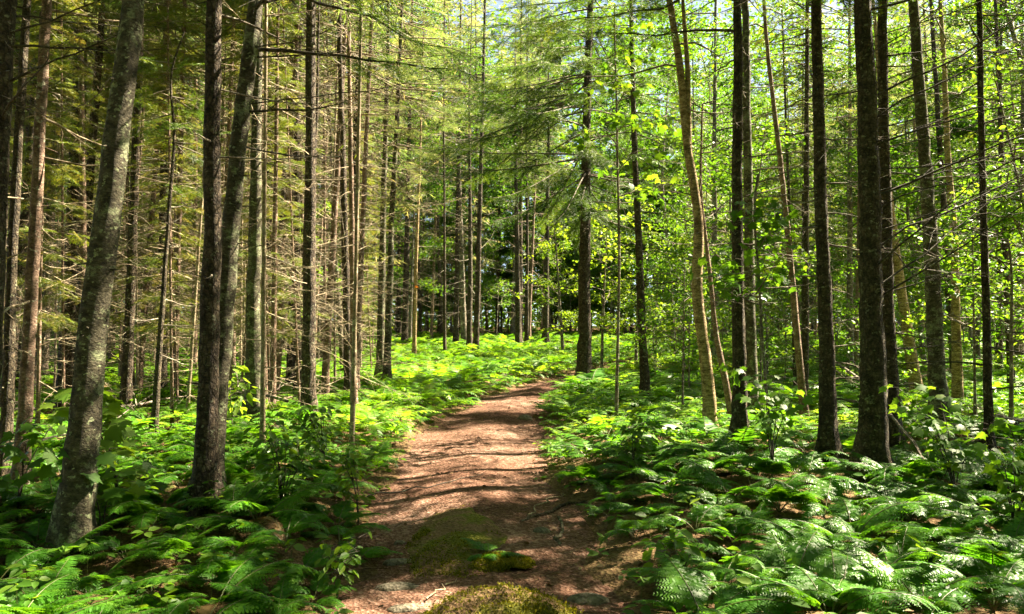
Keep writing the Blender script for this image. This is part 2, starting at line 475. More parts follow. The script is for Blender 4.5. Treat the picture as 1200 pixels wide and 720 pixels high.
def openness(P):
    P = np.atleast_2d(P)
    z0 = tz(P[:, 0], P[:, 1])
    x = P[:, 0] - SUN[0] / SUN[2] * (P[:, 2] - z0 - .3)
    y = P[:, 1] - SUN[1] / SUN[2] * (P[:, 2] - z0 - .3)
    o = np.where(x > pcen(y) + .6, .50, np.where(x < pcen(y) - 1.0, .88, .12))
    o = np.where((y > 10.5) & (y < 32), np.where(x < pcen(y) + 2.5, .88, .52), o)
    for c, rx, ry, e in LITG:
        q = ((x - c[0]) / rx) ** 2 + ((y - c[1]) / ry) ** 2
        o = np.maximum(o, e * np.clip(1.35 - q, 0, 1) ** .5)
    o = np.where((y < 2.6) | (x < -.72 * y - 1.5) | (x > .8 * y + 2.5), .05, o)
    for c, rx, ry in SHADEG:
        q = ((x - c[0]) / rx) ** 2 + ((y - c[1]) / ry) ** 2
        o = o * (1 - .9 * np.clip(1.3 - q, 0, 1))
    o = np.where(y > 30, np.maximum(o, .72), o)
    return np.clip(o + 1.5 * fbm(x * 1.5 + 9, y * 1.3 + 4, 2) * (o > .1) * (o < .9), 0, .985)

def in_frame(P, m=60):
    q = project(P)
    return (q[:, 2] > .5) & (q[:, 0] > -m) & (q[:, 0] < 1200 + m) & (q[:, 1] > -m) & (q[:, 1] < 720 + m)

# ------------------------------------------------------------------ conifer sprays
def spray_template(seed, fine):
    r = np.random.default_rng(seed)
    mb = MB()
    tw = []  # twigs start, end
    n = 8 if fine else 12
    for k in range(n):
        t = .08 + .86 * k / (n - 1)
        for s in (-1, 1):
            L = .46 * (1 - t * .72) * r.uniform(.7, 1.15)
            a = R(r.uniform(38, 58))
            st = np.array([0, t, -.10 * t * t]); d = np.array([s * math.sin(a), math.cos(a), r.uniform(-.3, .05)])
            tw.append((st, st + d * L))
    tw.append((np.array([0, .5, -.02]), np.array([0, 1.08, -.14])))
    A = np.array([a for a, b in tw]); B = np.array([b for a, b in tw])
    if fine:
        Ps, Ds, Ns = [], [], []
        for a, b in zip(A, B):
            L = np.linalg.norm(b - a); m = max(4, int(L / .042))
            d = (b - a) / L; sd = nrm(np.cross(d, [0, 0, 1.0]))
            for q in range(m):
                p = a + d * L * (q + .5) / m
                for s in (-1, 1):
                    dn = d * .75 + s * sd * .8 + np.array([0, 0, r.uniform(-.25, .55)])
                    Ps.append(p); Ds.append(dn); Ns.append(rdir(1, r, .2, 1)[0])
        TV = np.array([[-.008, 0, 0], [.008, 0, 0], [.004, .085, 0], [-.004, .085, 0]]); TF = np.array([[0, 1, 2, 3]])
        stamp(mb, TV, TF, Ps, Ds, Ns, r.uniform(.7, 1.2, len(Ps)), r.uniform(-.15, .15, len(Ps)))
    else:
        nn = len(A)
        N0 = nrm(rdir(nn, r, .5, 1))
        D = B - A; L = np.linalg.norm(D, axis=1)
        TV = np.array([[0, 0, 0], [-.05, .3, 0], [0, 1.1, 0], [.05, .3, 0], [0, .2, .05], [0, .5, -.05]])
        stamp(mb, np.array([[0, 0, 0], [-.055, .35, .03], [0, 1.12, 0], [.055, .35, -.03]]), np.array([[0, 3, 2, 1]]), A, D, N0, L, r.uniform(-.12, .12, nn))
        m = nn // 2
    V = np.concatenate(mb.v); T = np.concatenate(mb.t); F = np.concatenate(mb.f)
    return V, F, T

SPRAY_F = [spray_template(40 + k, True) for k in range(3)]
SPRAY_C = [spray_template(60 + k, False) for k in range(3)]

def bough_axis(p0, az, L, el, droop, n=9, up=0.0):
    t = np.linspace(0, 1, n)
    r = L * t
    z = np.tan(el) * r - droop * L * t ** 1.6 + up * L * t ** 3
    return p0 + np.stack([np.cos(az) * r, np.sin(az) * r, z], 1)

def add_sprays(mb, axis, r, base_off, prune=True, dens=1.0, start=.3, tint0=.45, size=.5, matn=0, fine=None, hang=.45):
    """needle sprays along a bough axis (world coordinates minus base_off)"""
    L = np.linalg.norm(np.diff(axis, axis=0), axis=1).sum()
    n = max(3, int(L * 8.5 * dens))
    t = np.concatenate([np.linspace(start, .97, n), [1.0]])
    seg = np.clip(t * (len(axis) - 1), 0, len(axis) - 1.001); k = seg.astype(int); f = (seg - k)[:, None]
    P = axis[k] * (1 - f) + axis[k + 1] * f
    D = nrm(axis[k + 1] - axis[k])
    side = np.where(np.arange(len(t)) % 2 == 0, 1, -1)[:, None] * nrm(np.cross(D, [0, 0, 1.0]))
    ang = r.uniform(.5, 1.1, len(t))[:, None]; ang[-1] = 0
    Dir = D * np.cos(ang) + side * np.sin(ang) + np.array([0, 0, 1]) * r.uniform(-hang, .05, len(t))[:, None]
    S = size * (1.15 - .5 * t) * r.uniform(.75, 1.25, len(t))
    Nn = np.array([0, 0, 1.0]) + .35 * r.normal(size=(len(t), 3))
    if prune:
        C = P + Dir * S[:, None] * .5
        keep = r.uniform(0, 1, len(t)) > openness(C) * .86
    else:
        keep = np.ones(len(t), bool)
    if fine is None:
        fine = bool(in_frame(P[len(P) // 2][None])[0] and P[len(P) // 2][1] < 27)
    TT = SPRAY_F if fine else SPRAY_C
    which = r.integers(0, 3, len(t))
    for q in range(3):
        s = keep & (which == q)
        V, F, T = TT[q]
        stamp(mb, V, F, P[s] - base_off, Dir[s], Nn[s], S[s], tint0 + r.normal(0, .1, s.sum()), matn, T)
    return keep

def dead_branch(mb, p0, az, L, el, r, rad=.012, droop=.1, up=0.0, twigs=7.0, mat=0, fine=True):
    n = 8 if fine else 5
    ax = bough_axis(p0, az, L, el, droop, n, up)
    ax[1:] += r.normal(0, .02 * L, (n - 1, 3)).cumsum(0) * .5
    tube(mb, ax, np.linspace(rad, rad * .25, n), 5 if fine else 3, .5, mat)
    m = int(L * twigs)
    if m:
        t = r.uniform(.15, 1, m); seg = np.clip(t * (n - 1), 0, n - 1.001); k = seg.astype(int); f = (seg - k)[:, None]
        P = ax[k] * (1 - f) + ax[k + 1] * f; D = nrm(ax[k + 1] - ax[k])
        sd = nrm(np.cross(D, [0, 0, 1.0])) * r.choice([-1, 1], m)[:, None]
        Dir = nrm(D * .7 + sd * r.uniform(.3, 1, m)[:, None] + np.array([0, 0, 1]) * r.uniform(-.7, .35, m)[:, None])
        Lt = L * r.uniform(.08, .3, m) * (1.1 - t * .7)
        Q = P + Dir * Lt[:, None]
        rt = rad * .38
        sticks(mb, P, Q, rt, rt * .6, .5, mat)
        D2 = nrm(Dir + r.normal(0, .35, (m, 3)))
        sticks(mb, Q, Q + D2 * Lt[:, None] * .8, rt * .6, rt * .3, .5, mat)
        if fine:
            D3 = nrm(Dir + r.normal(0, .8, (m, 3))); Pm = P + Dir * Lt[:, None] * .6
            sticks(mb, Pm, Pm + D3 * Lt[:, None] * .5, rt * .5, rt * .25, .5, mat)
    return ax

def trunk_shape(mb, pts, r0, r1, sides, r, mat=0, flare=.45, rough=.05):
    """pts from base to tip; resampled; base sunk into the soil"""
    pts = np.asarray(pts, float)
    s = np.concatenate([[0], np.cumsum(np.linalg.norm(np.diff(pts, axis=0), axis=1))])
    H = s[-1]
    q = np.concatenate([np.linspace(0, .9, 8), np.arange(1.1, min(H, 7), .22), np.arange(min(H, 7), H, .7), [H]])
    q = np.unique(q)
    P = np.stack([np.interp(q, s, pts[:, k]) for k in range(3)], 1)
    # smooth the joints between the given points
    for _ in range(3):
        P[1:-1] = .25 * P[:-2] + .5 * P[1:-1] + .25 * P[2:]
    P[0, 2] -= .25
    rad = r0 + (r1 - r0) * (q / H) ** .9
    rad = rad * (1 + flare * np.exp(-q / .22) + .12 * np.exp(-q / .8))
    a = np.arange(sides) / sides * 2 * math.pi
    ph = r.uniform(0, 6.28, 3)
    lob = np.exp(-q / .25)[:, None] * flare * .4 * (np.cos(5 * a + ph[0]) + .6 * np.cos(3 * a + ph[1]))[None]
    nz = rough * r.normal(0, 1, (len(q), sides)); nz = (nz + np.roll(nz, 1, 1)) * .5
    big = .05 * np.sin(q[:, None] * 2.1 + ph[2] + 2 * np.cos(a)[None])
    P[1:-1, :2] += r.normal(0, r0 * .04, (len(q) - 2, 2))
    tube(mb, P, rad, sides, .5, mat, True, 1 + lob + nz + big)
    return q, P, rad

# ------------------------------------------------------------------ individually described trees
n_obj = dict(branch=0)

def plane_point(px, py, y):
    d = ray(px, py)
    return CAM + d * (y / d[1])

def big_tree(name, label, cat, pix, width, seed, H=13.0, hc=6.0, cr=1.6, bark=M_FIR, depth=None, base=None, nb=10, blen=(.6, 1.6), brange=(1.2, 6.0),
             twig=M_TWIG, live=M_NEEDLE, bel=(-15, 12), tint=.42, sides=18, bias=None, dens=1.0, flare=.8, stubs=14, crown=True, group=None, boughs=False,
             bstart=.3, brad=.012, twigs=7.0, kids=None):
    """pix: trunk centre line in the photograph from its base up; width: its thickness there (pixels, near base)."""
    r = np.random.default_rng(seed)
    if base is None:
        g = G(*pix[0]) if depth is None else None
        y = g[1] if depth is None else depth
    else:
        y = base
    pts = [plane_point(px, py, y) for px, py in pix]
    b = pts[0].copy(); gz = float(tz(b[0], b[1]))
    if pts[0][2] > gz:    # the foot is hidden behind plants: carry the trunk down to the soil
        dv = (pts[0] - pts[1]) / (pts[0][2] - pts[1][2]); pts.insert(0, pts[0] + dv * (gz - pts[0][2]))
    pts[0][2] = gz
    root = np.array([pts[0][0], pts[0][1], gz])
    last = pts[-1]; dirv = nrm(pts[-1] - pts[-2]); dirv = nrm(dirv * np.array([.6, .6, 1]))
    top = last + dirv * max(.5, (gz + H - last[2]))
    mid = (last + top) / 2 + r.normal(0, .08, 3) * np.array([1, 1, 0])
    pts += [mid, top]
    pts = np.array(pts)
    pts[1:, 1] += np.linspace(0, 1, len(pts) - 1) * r.uniform(-.25, .25)
    r0 = .5 * width * y / F_PX
    T = thing(name, root, label, cat, group)
    tb = MB()
    q, P, rad = trunk_shape(tb, pts - root, r0, .012, sides, r, flare=flare)
    Pw = P + root
    def at(h):
        return np.array([np.interp(h, q, Pw[:, k]) for k in range(3)]), float(np.interp(h, q, rad))
    # short broken stubs stay with the trunk
    hs = r.uniform(.6, min(hc, 7), stubs); A, B = [], []
    for h in hs:
        c, rr = at(h); az = r.uniform(0, 6.28); d = np.array([math.cos(az), math.sin(az), r.uniform(-.3, .3)])
        A.append(c + d * rr * .7 - root); B.append(c + d * (rr + r.uniform(.02, .10)) - root)
    sticks(tb, A, B, .006 + r0 * .05, .003, .5, 0)
    link('trunk', tb.mesh('trunk', [bark], True), T)
    # bare lower limbs, each a part of its own
    for k in range(nb):
        h = brange[0] + (brange[1] - brange[0]) * (k + r.uniform(0, 1)) / nb
        c, rr = at(h)
        az = r.uniform(0, 6.28) if bias is None else bias[0] + r.normal(0, bias[1])
        bm_ = MB()
        p0 = c - root + np.array([math.cos(az), math.sin(az), 0]) * rr * .8
        dead_branch(bm_, p0, az, r.uniform(*blen), R(r.uniform(*bel)), r, brad * r.uniform(.6, 1.2), r.uniform(-.1, .25), r.uniform(0, .2), twigs)
        link('branch', bm_.mesh('branch', [twig], False), T)
    if crown:
        cb = MB()
        h = hc
        while h < H - .3:
            u = (h - hc) / (H - hc)
            Lb = cr * (1 - u) ** .75 * (.55 + .45 * min(1, u * 5)) + .2
            for k in range(r.integers(5, 7) if boughs else r.integers(3, 5)):
                az = r.uniform(0, 6.28); L = Lb * r.uniform(.65, 1.2)
                if boughs: L *= 1.0 - .25 * math.cos(az)
                c, rr = at(h + r.uniform(-.1, .1))
                ax = bough_axis(c, az, L, R(8 - 18 * (1 - u) + (r.normal(0, 9) if boughs else 0)), .18 + (r.uniform(0, .2) if boughs else 0), 8, .12 + (.12 if boughs else 0))
                bt = MB() if boughs and in_frame(ax[-1:], 20)[0] else cb
                tube(bt, ax - root, np.linspace(.008 + L * .006, .003, 8), 4, .5, 1)
                nb_ = MB() if bt is not cb else cb
                add_sprays(nb_, ax, r, root, prune=bt is cb or math.cos(az) > .35, dens=dens, start=bstart, tint0=tint, size=min(.55, .3 + L * .13) * (.8 if boughs else 1), hang=1.0 if boughs else .45)
                if bt is not cb:
                    bo = link('branch', bt.mesh('branch', [live, twig]), T)
                    if nb_.n:
                        link('needles', nb_.mesh('needles', [live, twig]), bo)
            h += r.uniform(.22, .36) + .06
        if cb.n:
            link('crown', cb.mesh('crown', [live, twig]), T)
    if kids:
        kids(T, root, at, r)
    return T, root, at

# hardwood foliage -------------------------------------------------
def leaf_clump(mb, C, n, rad, size, r, tint, matn=0, prune_off=None, tmpl=LEAF6, flat=.45, up=.8):
    """leaves scattered round each centre of C"""
    C = np.asarray(C, float)
    m = len(C) * n
    if m == 0: return
    P = np.repeat(C, n, 0) + nrm(r.normal(size=(m, 3))) * (r.uniform(0, 1, m) ** .45)[:, None] * rad * np.array([1, 1, flat])
    D = rdir(m, r, -.7, .15)
    Nn = np.array([0, 0, up]) + .55 * r.normal(size=(m, 3))
    t = np.repeat(tint + r.normal(0, .13, len(C)), n) + r.normal(0, .1, m)
    S = size * r.uniform(.6, 1.25, m)
    if prune_off is not None:
        k = r.uniform(0, 1, m) > np.repeat(openness(C + prune_off), n) * .97
        P, D, Nn, t, S = P[k], D[k], Nn[k], t[k], S[k]
    stamp(mb, tmpl[0], tmpl[1], P, D, Nn, S, np.clip(t, 0, 1), matn)

def hardwood_crown(mb, r, at, h0, h1, R0, nl, tint, size=.085, per=45, prune_off=None, rad=.38, tmpl=LEAF6, twm=1):
    for k in range(nl):
        h = h0 + (h1 - h0) * (k + r.uniform()) / nl
        c, rr = at(h)
        u = (h - h0) / (h1 - h0)
        L = R0 * (math.sin(math.pi * min(1, .25 + .75 * u)) ** .6 * .8 + .25) * r.uniform(.6, 1.2)
        az = r.uniform(0, 6.28)
        ax = bough_axis(c, az, L, R(r.uniform(5, 40)), .25, 7)
        ax[1:] += r.normal(0, .05 * L, (6, 3))
        tube(mb, ax, np.linspace(.006 + .006 * L, .002, 7), 4, .5, twm)
        m = max(2, int(L * 3.2)); t = r.uniform(.35, 1, m); i = np.clip((t * 6), 0, 5.99).astype(int)
        P = ax[i] + r.normal(0, .16, (m, 3)) * np.array([1, 1, .6]) * min(1, L)
        sticks(mb, ax[i], P, .004, .002, .5, twm)
        leaf_clump(mb, P, per, rad, size, r, tint, 0, prune_off, tmpl)

# ------------------------------------------------------------------ the trees one can tell apart
def live_boughs(specs, live=M_NEEDLE, tint=.4):
    """needled limbs (height, azimuth in degrees, length) on a trunk"""
    def kids(T, root, at, r):
        for h, az, L in specs:
            c, rr = at(h)
            ax = bough_axis(c, R(az), L, R(r.uniform(-2, 12)), r.uniform(.12, .3), 9, r.uniform(.05, .2))
            ax[2:] += r.normal(0, .03, (7, 3))
            b = MB(); tube(b, ax - root, np.linspace(.010 + L * .005, .003, 9), 5, .5, 0)
            bo = link('branch', b.mesh('branch', [M_DARKTWIG]), T)
            nb = MB()
            add_sprays(nb, ax, r, root, False, 1.2, .38, tint, .34, 0, True, .8)
            if nb.n: link('needles', nb.mesh('needles', [live]), bo)
    return kids

big_tree('fir_tree', 'thick grey lichen-spotted fir trunk leaning right, the stoutest tree left of the path', 'tree',
         [(81, 655), (92, 560), (105, 400), (125, 190), (146, 0)], 37, 1, H=14, hc=7.0, cr=1.7, nb=4, brange=(3.3, 6.5), flare=.5, stubs=26, sides=26, bark=M_FIR)
big_tree('fir_tree', 'dark fir trunk standing close behind its leaning twin, left of the path', 'tree',
         [(240, 600), (246, 400), (251, 200), (256, 0)], 25, 2, H=14, hc=6.6, cr=1.6, nb=7, blen=(.5, 1.3), brange=(2, 6), bark=M_SPRUCE)
big_tree('fir_tree', 'slanting dark fir trunk crossing in front of its straighter twin', 'tree',
         [(246, 585), (256, 440), (268, 300), (281, 150), (298, 0)], 25, 3, H=14, hc=6.2, cr=1.7, nb=12, blen=(.8, 2.0), brange=(3.2, 6.2), bias=(-.2, .9), twig=M_DARKTWIG, bark=M_FIR,
         kids=live_boughs([(4.25, 12, 2.3), (4.7, -25, 2.6), (4.95, 35, 2.4), (5.3, 5, 2.8), (5.6, 60, 2.2)]))
big_tree('fir_tree', 'straight grey fir trunk just right of the pair of dark twin trunks', 'tree',
         [(296, 497), (298, 300), (304, 60)], 19, 4, H=13, hc=7.0, cr=1.5, nb=16, blen=(.6, 1.5), brange=(2.5, 7), bark=M_FIR)
big_tree('spruce_tree', 'dark trunk leaning out past the upper left edge of the view', 'tree',
         [(-26, 640), (-14, 420), (0, 200), (14, 0)], 30, 5, H=13, hc=6.6, cr=1.6, nb=11, blen=(.9, 1.9), brange=(3.2, 5.6), bias=(.3, .7), bel=(0, 25), twig=M_DARKTWIG, bark=M_DARK, depth=6.4)
big_tree('spruce_tree', 'slim curved dark trunk nearest the left edge of the view', 'tree',
         [(5, 560), (12, 380), (21, 190), (34, 0)], 13, 6, H=13, hc=8, cr=1.3, nb=14, blen=(.4, 1.2), brange=(1.5, 7), bark=M_DARK)
big_tree('spruce_tree', 'sunlit reddish trunk left of the stoutest leaning fir', 'tree',
         [(22, 590), (36, 380), (48, 180), (60, 0)], 16, 7, H=13, hc=8, cr=1.3, nb=16, blen=(.5, 1.3), brange=(1.2, 7), bark=M_RED, twig=M_TANTWIG)
big_tree('young_fir', 'very thin dark young fir between the stout fir and the twin trunks', 'tree',
         [(180, 520), (190, 360), (201, 190), (204, 150)], 8, 8, H=5.6, hc=3.6, cr=.7, nb=10, blen=(.2, .6), brange=(1.0, 3.8), bark=M_DARK, sides=10, stubs=6, dens=1.3)
big_tree('spruce_tree', 'thin pole-like trunk with whiskery twigs left of the double trunks beside the path', 'tree',
         [(357, 485), (362, 330), (371, 130)], 6, 9, H=11, hc=7.5, cr=1.0, nb=16, blen=(.3, .9), brange=(1.5, 8), bark=M_SPRUCE, sides=10, stubs=6)
big_tree('spruce_tree', 'left one of two close slender grey trunks rising from the fern bank', 'tree',
         [(445, 450), (449, 250), (456, 30)], 10, 10, H=15, hc=6.8, cr=2.3, nb=22, blen=(.6, 2.0), brange=(4, 10.5), bark=M_FIR, live=M_PALE, tint=.5, dens=1.3)
big_tree('spruce_tree', 'right one of two close slender grey trunks rising from the fern bank', 'tree',
         [(453, 455), (459, 260), (470, 50)], 9, 11, H=15, hc=6.2, cr=2.6, nb=24, blen=(.7, 2.4), brange=(4, 10.5), bark=M_FIR, live=M_PALE, tint=.62, dens=1.3, bias=(0, .9), bel=(0, 35), twig=M_TANTWIG)
big_tree('spruce_tree', 'pale thin pole behind the fern bank with an orange dead tuft on it', 'tree',
         [(485, 425), (488, 300), (492, 200)], 5, 12, H=13, hc=8.5, cr=1.0, nb=14, blen=(.3, .9), brange=(2, 9), bark=M_BIRCH, sides=9, stubs=6)
big_tree('spruce_tree', 'tall brown-barked spruce with drooping boughs standing alone right of the path bend', 'tree',
         [(684, 452), (686, 250), (688, 90)], 17, 13, H=17, hc=4.4, cr=3.7, nb=12, blen=(.6, 1.6), brange=(3.0, 8), bark=M_SPRUCE, boughs=True, dens=1.2, bstart=.26, tint=.38, depth=20.5, sides=20)
big_tree('spruce_tree', 'slim dark trunk between the lone brown spruce and the forked birch', 'tree',
         [(757, 478), (750, 330), (744, 170), (740, 30)], 11, 14, H=14, hc=5.4, cr=1.5, nb=16, blen=(.5, 1.5), brange=(2, 6.5), bark=M_DARK, tint=.3, dens=1.1, twig=M_DARKTWIG)
big_tree('spruce_tree', 'straight blackish trunk just right of the pale forked birch', 'tree',
         [(868, 525), (864, 300), (863, 0)], 16, 15, H=14, hc=6.5, cr=1.7, nb=14, blen=(.5, 1.5), brange=(1.6, 6.2), bark=M_DARK, twig=M_TWIG, depth=10.2,
         kids=live_boughs([(5.3, 176, 2.2), (5.7, 200, 2.5), (5.9, 160, 2.7), (6.1, 185, 2.9), (6.2, 140, 2.2)]))
big_tree('spruce_tree', 'grey trunk half hidden behind the straight blackish one beside the birch', 'tree',
         [(881, 500), (878, 300), (873, 0)], 15, 16, H=14, hc=7.0, cr=1.6, nb=14, blen=(.5, 1.4), brange=(1.6, 7.5), bark=M_FIR, depth=13.0)
big_tree('spruce_tree', 'rough dark trunk bristling with dead twigs left of the stoutest right-hand tree', 'tree',
         [(972, 575), (968, 400), (960, 180), (955, 0)], 19, 17, H=13, hc=5.6, cr=1.7, nb=34, blen=(.4, 1.2), brange=(.7, 5.6), bark=M_DARK, twig=M_TWIG, stubs=40, depth=9.6)
big_tree('spruce_tree', 'stoutest dark trunk on the right with long bare limbs reaching to the right', 'tree',
         [(1024, 575), (1022, 400), (1016, 180), (1006, 0)], 31, 18, H=14, hc=6.2, cr=2.0, nb=20, blen=(1.2, 2.6), brange=(1.8, 5.4), bark=M_DARK, twig=M_DARKTWIG, bias=(-.15, .55), bel=(2, 30), sides=24, depth=8.6, brad=.013)
big_tree('spruce_tree', 'black trunk tucked behind the stoutest right-hand tree', 'tree',
         [(1046, 545), (1040, 350), (1033, 150), (1030, 0)], 18, 19, H=13, hc=6.5, cr=1.6, nb=12, blen=(.6, 1.6), brange=(1, 6), bark=M_DARK, twig=M_DARKTWIG, depth=10.4)
big_tree('fir_tree', 'smooth dark grey trunk right of the stoutest right-hand tree, leaning slightly left', 'tree',
         [(1101, 515), (1092, 300), (1080, 130), (1070, 0)], 20, 20, H=14, hc=7.4, cr=1.7, nb=15, blen=(.6, 1.7), brange=(1.6, 7.2), bark=M_FIR, twig=M_TWIG, depth=11.5)
big_tree('spruce_tree', 'slim dark trunk with many level twigs nearest the right edge of the view', 'tree',
         [(1161, 562), (1155, 350), (1147, 150), (1142, 0)], 10, 21, H=11, hc=6.0, cr=1.3, nb=26, blen=(.4, 1.2), brange=(.8, 5.6), bark=M_DARK, twig=M_DARKTWIG, depth=9.4, sides=12)
for k, (x0, x1, wd, d, lab) in enumerate([
        (550, 551, 7, 33, 'dark trunk behind the fern bank left of a group of three, at the path end'),
        (608, 606, 8, 36, 'thickest of three dark trunks grouped beyond the end of the path'),
        (617, 618, 5, 38, 'thinnest middle trunk of three grouped beyond the end of the path'),
        (639, 641, 8, 37, 'right-hand trunk of three grouped beyond the end of the path'),
        (521, 521, 4, 30, 'thin greyish pole in the dark wood behind the fern bank'),
        (400, 392, 6, 24, 'grey pole at the dark wood edge left of the slender twin trunks')]):
    big_tree('spruce_tree', lab, 'tree', [(x0, 404), ((x0 + x1) / 2, 350), (x1, 280)], wd, 60 + k, H=15, hc=8, cr=1.6, nb=14, blen=(.4, 1.3), brange=(2, 8.5), bark=M_DARK, depth=d,
             sides=10, stubs=6, live=M_PALE if k % 2 else M_NEEDLE, tint=.5)

# birches and other hardwoods with pale bark ------------------------
def birch(label, pix, width, depth, seed, H=11, h0=5.5, R0=1.7, nl=16, bark=M_BIRCH, fork=None, per=28, tint=.5, group=None):
    def kids(T, root, at, r):
        if fork:
            c, rr = at(fork[0])
            fb = MB()
            p1 = plane_point(fork[1], fork[2], depth)
            pts = np.array([c, c * .5 + p1 * .5 + np.array([.03, 0, .1]), p1, p1 + (p1 - c) * .9]) - root
            P = np.array([pts[0] * (1 - t) + pts[1] * t for t in np.linspace(0, 1, 4)] + [pts[1] * (1 - t) + pts[2] * t for t in np.linspace(.25, 1, 4)] + [pts[3]])
            tube(fb, P, np.linspace(rr * .8, .02, len(P)), 12, .5, 0)
            link('fork_stem', fb.mesh('fork_stem', [bark], True), T)
        cb = MB()
        hardwood_crown(cb, r, lambda h: ((lambda q: (q[0] - root, q[1]))(at(h))), h0, H - .4, R0, nl, tint, .075, per, root)
        link('crown', cb.mesh('crown', [M_LEAF, M_TWIG]), T)
    return big_tree('birch_tree', label, 'tree', pix, width, seed, H=H, bark=bark, depth=depth, nb=5, blen=(.4, 1.0), brange=(2.5, 5.5), stubs=8, crown=False, kids=kids, flare=.3, twig=M_TWIG, group=group)

birch('pale peeling birch with a forked top standing right of the path', [(833, 515), (829, 430), (815, 340), (821, 258), (804, 170), (801, 110), (784, 0)], 15, 11.0, 31, fork=(3.9, 800, 0), h0=4.9, per=22)
birch('leaning pinkish birch with a kinked stem behind the blackish trunks', [(942, 480), (928, 330), (915, 200), (898, 60), (893, 0)], 9, 13.5, 32, bark=M_RED, h0=6)
birch('pale sunlit birch leaning left behind the stoutest right-hand tree', [(1071, 440), (1060, 370), (1046, 280), (1036, 200)], 14, 17.0, 33, h0=6)
birch('short pale birch trunk glimpsed between the dark trunks at far right', [(1122, 475), (1121, 380), (1119, 280), (1112, 180)], 12, 15.0, 34, h0=6)
birch('crooked brown stem leaning beside the foot of the forked birch', [(858, 490), (846, 420), (840, 400), (836, 330)], 8, 12.2, 35, bark=M_RED, H=5, h0=2.6, R0=1.0, nl=8)

# ------------------------------------------------------------------ trees standing together in the background
_geo = {}

def geo(me):
    if me.name not in _geo:
        V = np.empty(len(me.vertices) * 3, np.float32); me.vertices.foreach_get('co', V)
        n = len(me.polygons); lt = np.empty(n, np.int32); me.polygons.foreach_get('loop_total', lt)
        L = np.empty(len(me.loops), np.int32); me.loops.foreach_get('vertex_index', L)
        mi = np.empty(n, np.int32); me.polygons.foreach_get('material_index', mi)
        T = np.empty(len(me.vertices), np.float32); me.attributes['tint'].data.foreach_get('value', T)
        st = np.concatenate([[0], np.cumsum(lt)[:-1]])
        V = V.reshape(-1, 3)
        C = np.add.reduceat(V[L], st, axis=0) / lt[:, None]
        _geo[me.name] = (V, lt, L, mi, T, st, C)
    return _geo[me.name]

def thin_crown(o, s, rz, loc, r, amount):
    """gives a crown its own mesh, thinned where it would close a gap the sun comes through"""
    V, lt, L, mi, T, st, C = geo(o.data)
    c, q = math.cos(rz), math.sin(rz)
    W = np.stack([C[:, 0] * c - C[:, 1] * q, C[:, 0] * q + C[:, 1] * c, C[:, 2]], 1) * s + loc
    op = openness(W)
    cut = (r.uniform(0, 1, len(op)) < op * amount) & (op > .45) & (mi == 0)
    if cut.mean() < .06: return
    mb = MB()
    for k in np.unique(lt):
        f = (~cut) & (lt == k)
        if not f.any(): continue
        idx = L[(st[f][:, None] + np.arange(k)[None])]
        u, inv = np.unique(idx, return_inverse=True)
        for m in np.unique(mi[f]):
            g_ = mi[f] == m
            ii = idx[g_]; u, inv = np.unique(ii, return_inverse=True)
            mb.add(V[u], inv.reshape(ii.shape), T[u], int(m))
    o.data = mb.mesh('crown', list(o.data.materials))

def copy_tree(root, loc, rz, s=1.0, label=None, group=None):
    r = root.copy(); COL.objects.link(r)
    r.location = loc; r.rotation_euler = (0, 0, rz); r.scale = (s, s, s)
    if label: r['label'] = label
    if group: r['group'] = group
    for ch in list(root.children):
        c = ch.copy(); COL.objects.link(c); c.parent = r
    return r

def bg_spruce(seed, H, hc, r0, cr, bark, live, twig, tint, ndead, dens, foot=.6, fine=False):
    r = np.random.default_rng(seed)
    T = thing('spruce_tree', (0, 0, 0), '', 'tree')
    b = MB()
    lean = r.normal(0, .02, 2)
    q, P, rad = trunk_shape(b, [(0, 0, 0), (lean[0] * H * .5, lean[1] * H * .5, H * .5), (lean[0] * H, lean[1] * H, H)], r0, .01, 9, r, flare=.3)
    link('trunk', b.mesh('trunk', [bark], True), T)
    at = lambda h: (np.array([np.interp(h, q, P[:, k]) for k in range(3)]), float(np.interp(h, q, rad)))
    tb = MB()
    for k in range(ndead):
        h = foot + (hc + 1.5 - foot) * (k + r.uniform()) / ndead
        c, rr = at(h)
        dead_branch(tb, c, r.uniform(0, 6.28), r.uniform(.3, 1.5), R(r.uniform(-20, 25)), r, .008, r.uniform(-.1, .3), r.uniform(0, .25), 9, 0, False)
    o = link('twigs', tb.mesh('twigs', [twig]), T); o['kind'] = 'stuff'
    cb = MB()
    h = hc
    while h < H - .2:
        u = (h - hc) / (H - hc)
        L0 = cr * (1 - u) ** .7 * (.5 + .5 * min(1, u * 4)) + .15
        for k in range(r.integers(3, 6)):
            az = r.uniform(0, 6.28); L = L0 * r.uniform(.6, 1.2)
            c, rr = at(h)
            ax = bough_axis(c, az, L, R(6 - 16 * (1 - u)), .15, 6, .1)
            tube(cb, ax, np.linspace(.012, .003, 6), 3, .5, 1)
            add_sprays(cb, ax, r, np.zeros(3), False, dens, .25, tint, min(.5, .28 + L * .12), 0, fine)
        h += r.uniform(.25, .42)
    link('crown', cb.mesh('crown', [live, twig]), T)
    return T

